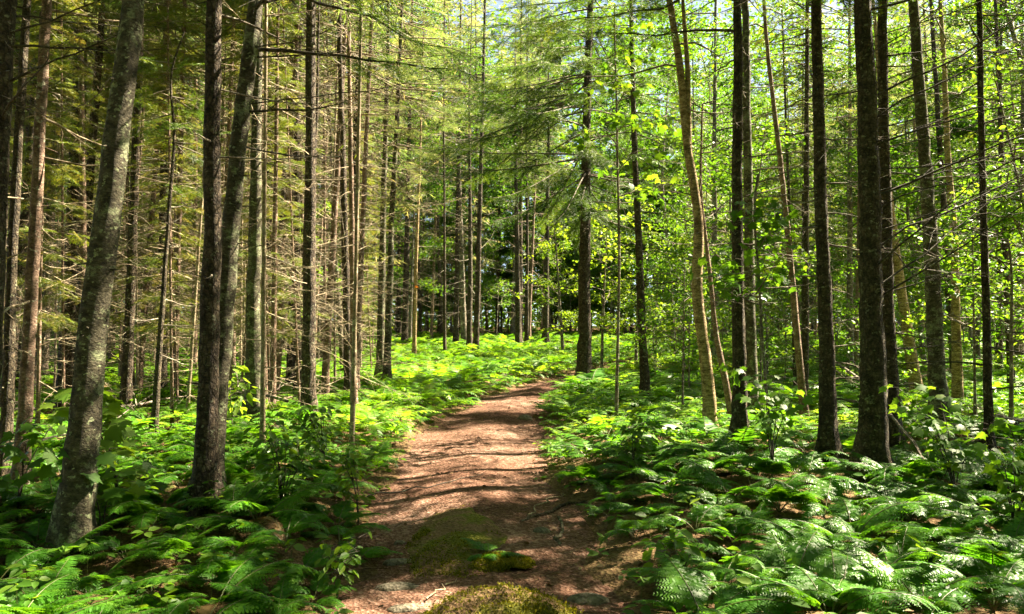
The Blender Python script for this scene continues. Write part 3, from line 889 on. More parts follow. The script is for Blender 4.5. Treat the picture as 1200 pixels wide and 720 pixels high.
def bg_hardwood(seed, H, h0, R0, nl, per, size, tint, r0, bark=M_TWIG, rad=.42, name='maple_tree'):
    r = np.random.default_rng(seed)
    T = thing(name, (0, 0, 0), '', 'tree')
    b = MB()
    x = r.normal(0, .04, 4)
    q, P, rd = trunk_shape(b, [(0, 0, 0), (x[0] * H * .5, x[1] * H * .5, H * .5), (x[2] * H, x[3] * H, H)], r0, .008, 9, r, flare=.3)
    link('trunk', b.mesh('trunk', [bark], True), T)
    at = lambda h: (np.array([np.interp(h, q, P[:, k]) for k in range(3)]), float(np.interp(h, q, rd)))
    cb = MB()
    hardwood_crown(cb, r, at, h0, H - .1, R0, nl, tint, size, per, None, rad)
    link('crown', cb.mesh('crown', [M_LEAF, M_TWIG]), T)
    return T

BG = [bg_spruce(101, 14, 5.4, .065, 1.5, M_RED, M_PALE, M_TANTWIG, .55, 40, 1.3), bg_spruce(102, 15, 6.6, .085, 1.6, M_SPRUCE, M_NEEDLE, M_TWIG, .6, 38, 1.3),
      bg_spruce(103, 13, 4.6, .055, 1.3, M_RED, M_NEEDLE, M_TANTWIG, .65, 38, 1.3), bg_spruce(104, 16, 6.0, .10, 1.9, M_SPRUCE, M_PALE, M_TANTWIG, .5, 42, 1.3),
      bg_spruce(105, 12, 3.6, .05, 1.3, M_DARK, M_NEEDLE, M_TWIG, .66, 34, 1.3), bg_spruce(106, 15, 3.0, .09, 2.1, M_SPRUCE, M_PALE, M_TANTWIG, .6, 40, 1.3)]
POLE = [bg_spruce(107, 11, 8.2, .030, .5, M_TANTWIG, M_PALE, M_TANTWIG, .4, 40, .5), bg_spruce(108, 8, 1.6, .024, .45, M_RED, M_NEEDLE, M_TANTWIG, .75, 30, .4, fine=True)]
HW = [bg_hardwood(111, 11, 2.2, 2.3, 34, 110, .10, .38, .08), bg_hardwood(112, 8, 1.0, 2.1, 32, 110, .10, .55, .06), bg_hardwood(113, 13, 3.5, 2.7, 38, 110, .105, .3, .10)]
SAP = [bg_hardwood(121, 3.6, .8, 1.0, 16, 24, .085, .55, .022, rad=.26, name='maple_sapling'), bg_hardwood(122, 2.4, .4, .8, 14, 22, .085, .65, .016, rad=.22, name='maple_sapling'),
       bg_hardwood(123, 5.0, 1.4, 1.3, 18, 26, .09, .5, .03, rad=.3, name='maple_sapling')]
YF = [bg_spruce(131, 2.6, .25, .025, .75, M_DARK, M_NEEDLE, M_TWIG, .5, 4, 1.2, .1, True), bg_spruce(132, 4.2, .5, .035, 1.0, M_DARK, M_NEEDLE, M_TWIG, .45, 6, 1.1, .1, True)]
for t in YF:
    t.name = 'young_spruce'

placed = [tuple(o.location)[:2] for o in SC.objects if o.parent is None and o.get('category') == 'tree' and o.location.length > .5]
used = set()

def scatter(protos, n, region, mind, seed, label, group, probs=None, smin=.85, smax=1.2, avoid=placed, tries=60, screen=True, thin=0.0, shy=0.0):
    r = np.random.default_rng(seed)
    c = 0
    for _ in range(n * tries):
        if c >= n: break
        x, y = region(r)
        g = np.array([x, y, float(tz(x, y))])
        if protos is HW and y < 44 and 630 < 600 + F_PX * x / y < 790: continue
        if screen and not (in_frame(g[None] + [0, 0, .5], 70)[0] or in_frame(g[None] + [0, 0, 4], 70)[0]): continue
        if pdist(x, y) < .5: continue
        if any((x - a) ** 2 + (y - b) ** 2 < mind ** 2 for a, b in avoid): continue
        if shy and openness(np.array([[x, y, g[2] + h_] for h_ in (3, 6, 9, 12)])).max() > .68 and r.uniform() < shy: continue
        avoid.append((x, y))
        p = protos[int(r.choice(len(protos), p=probs))]
        s = r.uniform(smin, smax)
        if p.name not in used:
            used.add(p.name); o = p
            o.location = g; o.rotation_euler = (0, 0, r.uniform(0, 6.28)); o.scale = (s, s, s)
            o['label'] = label; o['group'] = group
        else:
            o = copy_tree(p, g, r.uniform(0, 6.28), s, label, group)
        if thin and y < 46:
            for ch in o.children:
                if ch.name.startswith('crown'): thin_crown(ch, s, o.rotation_euler[2], g, r, thin)
        c += 1
    return c

def frus(lo, hi, y0, y1):
    """a point of the ground whose picture column lies between lo and hi"""
    def f(r):
        y = math.sqrt(r.uniform(y0 * y0, y1 * y1))
        px = r.uniform(lo, hi)
        return (px - 600) / F_PX * y, y
    return f

used.clear()
n1 = scatter(BG, 90, frus(-40, 420, 12.5, 35), .7, 201, 'thin spruce with bare twiggy trunk in the crowded stand left of the path', 'thin spruces crowded left of the path', [.24, .30, .18, .20, .05, .03], thin=.97, smin=.9, smax=1.3)
n1b = scatter([POLE[0], POLE[1]], 84, frus(-40, 440, 9.5, 30), .45, 211, 'pale bare pole-like spruce stem crowded between the thicker trunks left of the path', 'pale bare poles left of the path', None, smin=.85, smax=1.2)
n2 = scatter(BG, 40, frus(330, 640, 31, 58), 1.2, 202, 'distant spruce in the dark wood beyond the fern bank at the path end', 'distant spruces beyond the path end', [.12, .22, .1, .22, .1, .24], thin=.8, smin=1.15, smax=1.55)
n3 = scatter(BG, 34, frus(800, 1240, 15, 42), 1.5, 203, 'dark-stemmed spruce in the shady wood behind the right-hand trunks', 'spruces in the wood on the right', [.08, .28, .08, .12, .34, .1], thin=.8, shy=.3)
n4 = scatter(HW, 80, frus(640, 1240, 20, 60), 1.5, 204, 'light green leafy hardwood filling the wood behind the right-hand trunks', 'leafy hardwoods on the right', shy=.97, thin=.9, smin=.9, smax=1.4)
n5 = scatter(HW, 50, frus(-40, 640, 34, 60), 1.6, 205, 'light green leafy hardwood standing far behind the crowded thin spruces', 'leafy hardwoods on the left', shy=.6, thin=.8, smin=1.0, smax=1.5)
n5b = scatter([HW[1], SAP[2]], 26, frus(400, 730, 41, 57), 1.5, 212, 'low leafy hardwood closing the view beyond the three dark trunks at the path end', 'low hardwoods beyond the path end', [.7, .3], smin=.8, smax=1.2)
n6 = scatter(SAP, 54, frus(760, 1240, 11, 32), 1.3, 206, 'knee to head high leafy maple sapling under the dark right-hand trunks', 'maple saplings on the right')
n7 = scatter(SAP, 40, frus(-40, 440, 13, 36), 1.4, 207, 'small leafy maple sapling among the thin spruces left of the path', 'maple saplings on the left')
n8 = scatter(YF, 10, frus(280, 450, 22, 40), 1.5, 208, 'bushy young spruce in the understorey behind the fern bank', 'young spruces behind the fern bank')
n9 = scatter(YF, 6, frus(900, 1240, 14, 30), 1.5, 209, 'bushy young spruce in the understorey behind the right-hand trunks', 'young spruces on the right')
print('trees', n1, n2, n3, n4, n5, n6, n7, n8, n9)
for p in BG + POLE + HW + SAP + YF:      # a kind that found no place
    if p.name not in used:
        for c in list(p.children): bpy.data.objects.remove(c)
        bpy.data.objects.remove(p)

# the far wood that reads as one mass
far = MB()
r = np.random.default_rng(77)
nC = 9000
yy = r.uniform(58, 95, nC); xx = r.uniform(-.8, .8, nC) * yy
zz = tz(xx, yy) + r.uniform(0, 1, nC) ** 1.4 * 30
leaf_clump(far, np.stack([xx, yy, zz], 1), 30, 1.7, .45, r, .5, 0, None, LEAF4, .6)
tx = r.uniform(-.75, .75, 160); ty = r.uniform(60, 92, 160); A = np.stack([tx * ty, ty, tz(tx * ty, ty)], 1)
sticks(far, A, A + np.stack([r.normal(0, .3, 160), 0 * tx, r.uniform(9, 15, 160)], 1), r.uniform(.08, .16, 160), .04, .5, 1)
tag(link('far_woods', far.mesh('far_woods', [M_LEAF, M_DARK])), 'far green woods closing the view behind every tree', 'woods', kind='stuff')

# unseen woods added behind, beside and above the view to block sky and sun
sur = MB()
r = np.random.default_rng(78)
nq = 9500
ang = r.uniform(0, 2 * math.pi, nq); rr_ = np.sqrt(r.uniform(25, 24 ** 2, nq))
P = np.stack([rr_ * np.cos(ang), rr_ * np.sin(ang), r.uniform(5.0, 13, nq)], 1)
P[:, 2] = np.where(P[:, 1] < -3, np.maximum(P[:, 2] - 6 * r.uniform(0, 1, nq), .6), P[:, 2])
P = P[~in_frame(P, 140)]
P = P[(P[:, 1] < 15) | (P[:, 0] > .75 * P[:, 1])]
P = P[(P[:, 0] > 0) | (np.arange(len(P)) % 5 < 3)]
bk = P[:, 1] < -.5
leaf_clump(sur, P[bk], 60, .9, .34, r, .45, 0, np.zeros(3), LEAF4, .8, .3)
leaf_clump(sur, P[~bk], 70, .8, .19, r, .45, 0, np.zeros(3), LEAF4, .6)
n = 46
ang = r.uniform(0, 2 * math.pi, 400); d_ = r.uniform(5, 26, 400)
A = np.stack([d_ * np.cos(ang), d_ * np.sin(ang), 0 * ang], 1); A[:, 2] = tz(A[:, 0], A[:, 1])
A = A[~in_frame(A + [0, 0, 2], 200)]; A = A[(A[:, 1] < 0) | (np.abs(A[:, 0]) > .85 * A[:, 1])][:60]
sticks(sur, A, A + np.stack([r.normal(0, .3, len(A)), r.normal(0, .3, len(A)), r.uniform(10, 14, len(A))], 1), .12, .03, .5, 1)
tag(link('unseen_shade_woods', sur.mesh('unseen_shade_woods', [M_LEAF, M_DARK])), 'unseen woods added beyond the edges of the view to shade the scene', 'woods', kind='stuff')

# ------------------------------------------------------------------ ferns
def frond_arrays(seed, fine, tip_el=-25, base_el=78, width=.27):
    """one frond of unit length rising from the origin and arching along +y"""
    r = np.random.default_rng(seed)
    n = 26
    t = np.linspace(0, 1, n)
    el = np.radians(base_el + (tip_el - base_el) * t ** .75 + r.normal(0, 2))
    st = 1 / (n - 1)
    bend = np.radians(r.normal(0, 10)) * t
    d = np.stack([np.cos(el) * np.sin(bend), np.cos(el) * np.cos(bend), np.sin(el)], 1)
    ax = np.concatenate([np.zeros((1, 3)), np.cumsum(d[:-1] * st, 0)])
    mb = MB()
    tube(mb, ax[::2], np.linspace(.0085, .0025, len(ax[::2])), 4, .5, 1)
    np_ = 19 if fine else 12
    u = np.linspace(.27, .985, np_)
    prof = width * (1.15 - u) ** .9 * 1.35 * np.clip((u - .18) * 7, .5, 1)
    k = u * (n - 1); i = np.clip(k.astype(int), 0, n - 2); f = (k - i)[:, None]
    P = ax[i] * (1 - f) + ax[i + 1] * f; D = nrm(ax[i + 1] - ax[i])
    up = nrm(np.cross(np.cross(D, [0, 0, 1.0]), D)); S = nrm(np.cross(D, up))
    for s in (-1, 1):
        a = np.radians(74 - 34 * u + r.normal(0, 5, np_))[:, None]
        pd = nrm(D * np.cos(a) + s * S * np.sin(a) - up * r.uniform(.02, .28, np_)[:, None])
        L = prof * r.uniform(.88, 1.1, np_)
        tint = .47 + r.normal(0, .10, np_)
        if fine:
            m = 10
            v = (np.arange(m) + .6) / m
            Q = (P[:, None] + pd[:, None] * (L[:, None] * v)[:, :, None] - up[:, None] * (L[:, None] * v ** 2 * .18)[:, :, None]).reshape(-1, 3)
            PD = np.repeat(pd, m, 0); UP = np.repeat(up, m, 0)
            LL = np.repeat(L, m); V = np.tile(v, np_)
            side = nrm(np.cross(PD, UP))
            for q in (-1, 1):
                dn = nrm(PD * .55 + q * side * .9 - UP * .12)
                stamp(mb, np.array([[-.22, 0, 0], [.22, 0, 0], [.17, .7, .02], [0, 1, -.05], [-.17, .7, .02]]), np.array([[0, 1, 2, 3, 4]]),
                      Q, dn, UP + .25 * r.normal(size=UP.shape), LL * (.255 * (1.08 - V) ** .8 + .02), np.repeat(tint, m), 0)
        else:
            stamp(mb, np.array([[-.05, 0, 0], [.05, 0, 0], [.15, .28, .0], [.10, .65, -.03], [0, 1, -.14], [-.10, .65, -.03], [-.15, .28, .0]]), np.array([[0, 1, 2, 3, 4, 5, 6]]), P, pd, up, L, tint, 0)
        # tip tuft
    return mb

FR = [frond_arrays(300 + k, True, r_, b_).mesh('frond', [M_FERN, M_FERNSTEM]) for k, (r_, b_) in enumerate([(-22, 74), (-6, 66), (-38, 80), (-12, 56), (4, 62), (-28, 70)])]
M_DEADFROND = leaf_mat('withered_frond', [(0, (.06, .035, .015)), (.5, (.16, .10, .04)), (1, (.26, .20, .08))], .3, 1.2, .7, .2)
FRD = [frond_arrays(340 + k, True, -70, 60).mesh('frond', [M_DEADFROND, M_FERNSTEM]) for k in range(2)]
FRL = [frond_arrays(320 + k, False, r_, b_) for k, (r_, b_) in enumerate([(-20, 74), (-6, 66), (-34, 80), (-10, 56)])]
FRLd = [(np.concatenate(m.v), m.f, m.m, np.concatenate(m.t)) for m in FRL]

def add_low_fern(mb, base, size, r, nf=7, tint=0.0):
    ph = r.uniform(0, 6.28)
    for k in range(nf):
        V, Fs, Ms, T = FRLd[int(r.integers(0, 4))]
        a = ph + k * 2 * math.pi / nf + r.normal(0, .25); s = size * r.uniform(.7, 1.1); tl = r.normal(.1, .15)
        c, si = math.cos(tl), math.sin(tl)
        W = V * s
        y = W[:, 1] * c + W[:, 2] * si; z = -W[:, 1] * si + W[:, 2] * c
        Q = np.stack([W[:, 0] * math.cos(a) - y * math.sin(a), W[:, 0] * math.sin(a) + y * math.cos(a), z], 1) + base
        o = mb.n
        mb.v.append(Q.astype(np.float32)); mb.t.append(np.clip(T + tint, 0, 1).astype(np.float32)); mb.n += len(Q)
        for F_, M_ in zip(Fs, Ms):
            mb.f.append(F_ + o); mb.m.append(M_)

def fern_density(x, y):
    d = pdist(x, y); c = pcen(y)
    right = x > c
    n_ = vnoise(x * .55 + 40, y * .55 + 3)
    v = np.zeros_like(x)
    v = np.where(right & (d > .18), np.where(n_ > .18, 1.0, .3), v)
    v = np.where(right & (y > 9.5) & (x > 3.2), .30 + .5 * (n_ > .55), v)
    v = np.where(right & (np.abs(x - 2.9) < .8) & (np.abs(y - 8.2) < .9), .12, v)
    v = np.where(~right & (d > .08) & (y < 7.4), 1.0, v)
    v = np.where(~right & (y >= 7.4) & (y < 12), np.where(d < 1.9, .95 * (d > .2), .22 + .4 * (n_ > .62)), v)
    v = np.where(~right & (y >= 12) & (y < 21), np.where(d < 4.4, 1.0 * (d > .15), .25 * (n_ > .5)), v)
    v = np.where((y >= 19.5) & (d > .1), np.where(np.abs(x - c) < 9, 1.0, .2), v)
    v = np.where(right & (d < .28) & (y < 7.2), .0, v)
    v = np.where(~right & (d < .08) & (y < 8), 0, v)
    return v

r = np.random.default_rng(500)
cand = []
yy = np.sqrt(r.uniform(2.9 ** 2, 46 ** 2, 90000)); xx = (r.uniform(-60, 1270, 90000) - 600) / F_PX * np.maximum(yy, 3.4)
acc = r.uniform(0, 1, len(xx)) < fern_density(xx, yy)
xx, yy = xx[acc], yy[acc]
# the nearest first, a minimum spacing on a hashed grid
order = np.argsort(yy + r.uniform(0, 3, len(yy)))
grid = {}
sel = []
for i in order:
    x, y = xx[i], yy[i]
    md = .33 if y < 9 else (.38 if y < 20 else .55)
    k = (int(math.floor(x)), int(math.floor(y)))
    ok = True
    for a in (-1, 0, 1):
        for b in (-1, 0, 1):
            for (p, q) in grid.get((k[0] + a, k[1] + b), ()):
                if (p - x) ** 2 + (q - y) ** 2 < md * md: ok = False; break
            if not ok: break
        if not ok: break
    if ok and all((x - p[0]) ** 2 + (y - p[1]) ** 2 > .09 for p in placed):
        grid.setdefault(k, []).append((x, y)); sel.append((x, y))
sel = np.array(sel)
sel = sel[np.argsort(sel[:, 1])]
print('ferns', len(sel))

def fern_zone(x, y):
    right = x > pcen(y)
    if y < 7.4:
        return ('green lacy fern in the deep patch filling the lower right corner', 'ferns in the lower right corner') if right else ('green lacy fern in the patch filling the lower left corner', 'ferns in the lower left corner')
    if y < 11.5:
        return ('broad fern on the bank between the path and the dark right-hand trunks', 'ferns below the right-hand trunks') if right else ('fern among the two twin trunks and the left edge of the path', 'ferns beside the twin trunks')
    if y < 19.5:
        return ('fern spreading right of the path beyond the forked birch', 'ferns beyond the forked birch') if right else ('bright fern on the bank below the two slender grey trunks', 'ferns below the slender trunks')
    return ('sunlit fern in the bright bed where the path bends out of sight', 'ferns at the path bend')

vis = in_frame(np.stack([sel[:, 0], sel[:, 1], tz(sel[:, 0], sel[:, 1]) + .35], 1), 110)
sel = sel[vis]
NF_PARTS, NF_THINGS = 200, 299
low_meshes = []
for k in range(6):
    mb = MB(); add_low_fern(mb, np.zeros(3), 1.0, r, int(r.integers(6, 9)), r.normal(0, .06)); low_meshes.append(mb.mesh('fern', [M_FERN, M_FERNSTEM]))
stuff = MB()
for i, (x, y) in enumerate(sel):
    z = float(tz(x, y))
    size = r.uniform(.42, .74) * (1.0 if y < 14 else 1.12 if y < 15 else 1.4)
    if pdist(x, y) < .35: size *= .72
    if i < NF_THINGS:
        lab, grp = fern_zone(x, y)
    if i < NF_PARTS:
        T = thing('fern', (x, y, z), lab, 'fern', grp, r.uniform(0, 6.28))
        nf = int(r.integers(5, 9)); ph = r.uniform(0, 6.28)
        for k in range(nf):
            o = link('frond', FR[int(r.integers(0, 6))] if r.uniform() > .05 else FRD[int(r.integers(0, 2))], T)
            s = size * r.uniform(.7, 1.12)
            o.scale = (s * r.uniform(.85, 1.15) * r.choice([-1, 1]), s, s)
            o.rotation_euler = (r.normal(-.08, .16), r.normal(0, .12), ph + k * 6.283 / nf + r.normal(0, .3))
    elif i < NF_THINGS:
        o = link('fern', low_meshes[int(r.integers(0, 6))], None, (x, y, z))
        o.scale = (size,) * 3; o.rotation_euler = (0, 0, r.uniform(0, 6.28))
        tag(o, lab, 'fern', grp)
    else:
        add_low_fern(stuff, np.array([x, y, z]), size, r, 7, r.normal(0.22, .12))  # tint raised across the distant ferns to paint in sunlight
tag(link('fern_bed', stuff.mesh('fern_bed', [M_FERN, M_FERNSTEM])), 'mass of distant ferns carpeting the wood floor past the path bend', 'ferns', kind='stuff')
f = thing('fern', tuple(G(572, 655)), 'small lone fern growing on the mossy hump in the middle of the path', 'fern')
for k in range(6):
    o = link('frond', FR[k], f); s = .27 * r.uniform(.8, 1.2); o.scale = (s, s, s); o.rotation_euler = (r.normal(-.2, .15), 0, k * 1.05 + r.normal(0, .2))

# ------------------------------------------------------------------ low leafy undergrowth
ug = MB()
n = 15000
yy = np.sqrt(r.uniform(3.2 ** 2, 34 ** 2, n)); xx = (r.uniform(-40, 1240, n) - 600) / F_PX * yy
d = pdist(xx, yy); nz = vnoise(xx * .9, yy * .9)
k = (d > -.05) & (r.uniform(0, 1, n) < np.where(d < .5, .75, .25 + .6 * (nz > .5)))
xx, yy = xx[k], yy[k]; n = len(xx)
zz = tz(xx, yy)
h = r.uniform(.05, .34, n) * np.clip(.35 + pdist(xx, yy), .35, 1)
B = np.stack([xx, yy, zz], 1); Tp = B + np.stack([r.normal(0, .04, n), r.normal(0, .04, n), h], 1)
sticks(ug, B - [0, 0, .02], Tp, .0022, .0014, .4, 1)
for q in range(5):
    a = q * 1.2566 + r.uniform(0, 6.28, n); D = np.stack([np.cos(a), np.sin(a), r.uniform(-.35, .25, n)], 1)
    m = r.uniform(0, 1, n) < .8
    stamp(ug, LEAF6[0], LEAF6[1], (Tp + D * .015)[m], D[m], (np.array([0, 0, 1.0]) + .3 * r.normal(size=(n, 3)))[m], (r.uniform(.045, .11, n))[m], np.clip(.5 + r.normal(0, .16, n), 0, 1)[m], 0, sx=1.15)
tag(link('undergrowth', ug.mesh('undergrowth', [M_LEAF, M_FERNSTEM])), 'low leafy herbs covering the floor between the ferns', 'undergrowth', kind='stuff')

# fallen leaves, needles and bits
li = MB()
n = 26000
yy = np.sqrt(r.uniform(3.5 ** 2, 30 ** 2, n)); xx = (r.uniform(-40, 1240, n) - 600) / F_PX * yy
d = pdist(xx, yy); k = r.uniform(0, 1, n) < np.where(d < -.15, .25, .9)
xx, yy = xx[k], yy[k]; n = len(xx)
D = rdir(n, r, -.25, .35)
stamp(li, LEAF6[0], LEAF6[1], np.stack([xx, yy, tz(xx, yy) + .012], 1), D, np.array([0, 0, 1.0]) + .35 * r.normal(size=(n, 3)), r.uniform(.02, .065, n), r.uniform(0, 1, n), 0, sx=1.3)
n = 30000
yy = np.sqrt(r.uniform(3.8 ** 2, 17 ** 2, n)); xx = pcen(yy) + r.uniform(-1.4, 1.4, n)
a = r.uniform(0, 6.28, n); big_ = (r.uniform(0, 1, n) > .985) * r.uniform(.5, 1, n); L = r.uniform(.012, .05, n) * (1 + 6 * big_)
A = np.stack([xx, yy, tz(xx, yy) + .012], 1); Bq = A + np.stack([np.cos(a) * L, np.sin(a) * L, r.uniform(-.004, .008, n)], 1)
sticks(li, A + [[0, 0, .002]], Bq, .0012 + .0022 * big_, .0008 + .0012 * big_, r.uniform(0, 1, n), 0)
tag(link('leaf_litter', li.mesh('leaf_litter', [M_LITTER])), 'dry brown leaves and needles strewn over the path and forest floor', 'leaf litter', kind='stuff')

# ------------------------------------------------------------------ stones, moss, roots, fallen wood
M_MOSSLEAF = leaf_mat('moss_tuft', [(0, (.04, .05, .008)), (.5, (.12, .125, .015)), (1, (.24, .22, .03))], .3, 1.5, .8, .1, 0)

def dome(name, px, py, rx, ry, h, matl, seed, label, cat, sink=.35, rz=0.0, sides=40, rough=.25, tuft=0):
    r = np.random.default_rng(seed)
    g = G(px, py)
    rings = 14
    mb = MB()
    a = np.arange(sides) / sides * 2 * math.pi
    V = []
    for k in range(rings + 1):
        u = k / rings
        q = math.sin(u * math.pi / 2)
        x = np.cos(a) * rx * q; y = np.sin(a) * ry * q
        nz = 1 + rough * fbm(np.cos(a) * 1.3 + seed * 3.1, np.sin(a) * 1.3 + u + seed, 3) * 2
        zz = h * math.cos(u * math.pi / 2) ** .8 + h * rough * 1.2 * fbm(x * 5 / rx * .4 + seed, y * 5 / ry * .4, 4)
        V.append(np.stack([x * nz, y * nz, zz - h * sink * u ** 2 - .05 * u ** 6], 1))
    V = np.concatenate(V)
    i = np.arange(rings)[:, None] * sides; j = np.arange(sides)[None]; j2 = (j + 1) % sides
    F = np.stack([i + j, i + sides + j, i + sides + j2, i + j2], -1).reshape(-1, 4)
    mb.add(V, F)
    z0 = float(tz(g[0], g[1])) - .01
    if tuft:
        P = mb.v[0].astype(float)
        u = np.clip(np.hypot(P[:, 0] / rx, P[:, 1] / ry), 0, 1.6)
        lump = h * np.clip(1 - u * u, 0, 1) * (1 + 1.6 * fbm(P[:, 0] * 5 + seed, P[:, 1] * 5, 3)) + .02 * fbm(P[:, 0] * 17, P[:, 1] * 17 + seed, 2)
        P[:, 2] = tz(P[:, 0] + g[0], P[:, 1] + g[1]) - z0 + lump + .012 - .05 * np.clip(u - .8, 0, 1)
        mb.v[0] = P.astype(np.float32)
        q = r.uniform(0, 1, tuft) ** .5; b = r.uniform(0, 6.28, tuft)
        i = np.clip((q * rings).astype(int), 0, rings - 1) * sides + (b / 6.2832 * sides).astype(int) % sides
        B = P[i] + r.normal(0, 1, (tuft, 3)) * [rx * .05, ry * .05, .001]
        B = B[fbm(B[:, 0] * 2.6 + seed * 2, B[:, 1] * 2.6, 3) > -.06]
        n_ = len(B)
        stamp(mb, LEAF4[0], LEAF4[1], B, rdir(n_, r, .1, 1), rdir(n_, r, -.2, 1), r.uniform(.008, .024, n_), r.uniform(.1, .9, n_), 1)
    o = link(name, mb.mesh(name, [matl, M_MOSSLEAF], True), None, (g[0], g[1], z0))
    o.rotation_euler = (0, 0, rz)
    return tag(o, label, cat)

dome('mossy_rock', 592, 722, .50, .34, .11, M_MOSS, 1, 'low moss-covered rock at the very bottom of the path', 'rock', .6, rough=.45, tuft=9000)
dome('moss_mound', 535, 628, .36, .85, .028, M_MOSS, 2, 'long hump of yellow-green moss in the middle of the path', 'moss', .8, rough=.5, tuft=9000)
dome('moss_mound', 592, 662, .24, .18, .045, M_MOSS, 6, 'small moss clump carrying the lone fern on the path', 'moss', .8, rough=.5, tuft=9000)
dome('stone', 635, 624, .085, .06, .05, M_STONE, 3, 'small pale stone alone on the right half of the path', 'stone')
dome('stone', 468, 660, .14, .07, .04, M_STONE, 4, 'flat grey stone on the left half of the path, upper of a row', 'stone', .4)
dome('stone', 465, 690, .17, .09, .045, M_STONE, 5, 'broad flat stone with mossy rim, middle of the row along the left path edge', 'stone', .4)
dome('stone', 478, 714, .16, .08, .035, M_STONE, 7, 'flat brownish stone lowest of the row along the left path edge', 'stone', .4)
dome('stone', 468, 637, .06, .045, .035, M_STONE, 8, 'tiny pale pebble left of the mossy hump', 'stone')
dome('stone', 688, 706, .16, .09, .06, M_STONE, 9, 'flat stone near the lower right corner of the path', 'stone', .4)
dome('stone', 615, 492, .16, .12, .10, M_STONE, 10, 'grey stone at the right edge of the path near its crest', 'stone')

def wood(name, pts, r0, r1, matl, seed, label, cat, twigs=0, wob=.02, lift=.0):
    """a root or fallen branch through ground points given as seen in the photograph (px, py, height)"""
    r = np.random.default_rng(seed)
    W = []
    for a, b, hgt in pts:
        g = G(a, b); W.append([g[0], g[1], float(tz(g[0], g[1])) + hgt])
    W = np.array(W); o0 = W[0].copy()
    t = np.linspace(0, len(W) - 1, 5 * (len(W) - 1) + 1)
    Q = np.stack([np.interp(t, np.arange(len(W)), W[:, k]) for k in range(3)], 1) - o0
    Q[1:-1] += r.normal(0, wob, (len(Q) - 2, 3)) * np.array([1, 1, .5])
    mb = MB()
    tube(mb, Q, np.linspace(r0, r1, len(Q)), 7, .5, 0)
    for k in range(twigs):
        i = int(r.integers(2, len(Q))); d = nrm(r.normal(size=3) * [1, 1, .8] + [0, 0, .3]); L = r.uniform(.12, .5)
        p = Q[i]; m = p + d * L * .5; e = m + nrm(d + r.normal(0, .3, 3)) * L * .5
        sticks(mb, [p, m], [m, e], [r1 * .8, r1 * .5], [r1 * .5, r1 * .25])
    return tag(link(name, mb.mesh(name, [matl], True), None, tuple(o0)), label, cat)

wood('tree_root', [(610, 612, -.01), (640, 604, .01), (668, 592, .01), (700, 584, -.03)], .02, .014, M_SPRUCE, 1, 'dark root crossing the right edge of the path near the white stone', 'root')
wood('tree_root', [(655, 640, -.01), (660, 625, .015), (656, 605, -.01)], .018, .012, M_FIR, 2, 'short mossy root stub right of the lone white stone', 'root')
wood('stick_or_shadow', [(618, 607, .02), (640, 588, .03), (664, 586, .04)], .008, .004, M_TANTWIG, 3, 'pale dry stick lying where the root meets the right path edge', 'stick', 2)
wood('stick_or_shadow', [(430, 583, .01), (500, 573, .02), (568, 557, .02)], .009, .004, M_DARKTWIG, 4, 'long thin dark strip laid as a branch shadow across the sunny stretch of the path', 'stick')  # dark strip modelled in place of a branch's cast shadow
wood('stick_or_shadow', [(500, 706, .02), (520, 690, .02), (535, 683, .02)], .006, .003, M_TANTWIG, 5, 'short curved stick between the flat stones and the mossy rock', 'stick', 1)
wood('fallen_branch', [(950, 448, 1.0), (1010, 505, .8), (1065, 556, .45), (1112, 585, .02)], .025, .012, M_TWIG, 6, 'bare dead limb leaning down across the stoutest right-hand trunk to the ground', 'branch', 9)
wood('fallen_branch', [(20, 556, .25), (60, 545, .3), (130, 520, .25), (205, 470, .5)], .014, .006, M_DARKTWIG, 7, 'thin dark limb lying aslant in front of the stoutest left-hand fir', 'branch', 8)
wood('fallen_log', [(240, 545, .1), (300, 520, .12), (345, 505, .1)], .05, .035, M_DARK, 8, 'short dark log on the sunny ground right of the twin trunks', 'log', 2)
wood('fallen_log', [(1120, 530, .08), (1170, 520, .1), (1230, 512, .1)], .06, .05, M_DARK, 9, 'dark log lying in the undergrowth at the right edge beyond the slim trunk', 'log', 2)

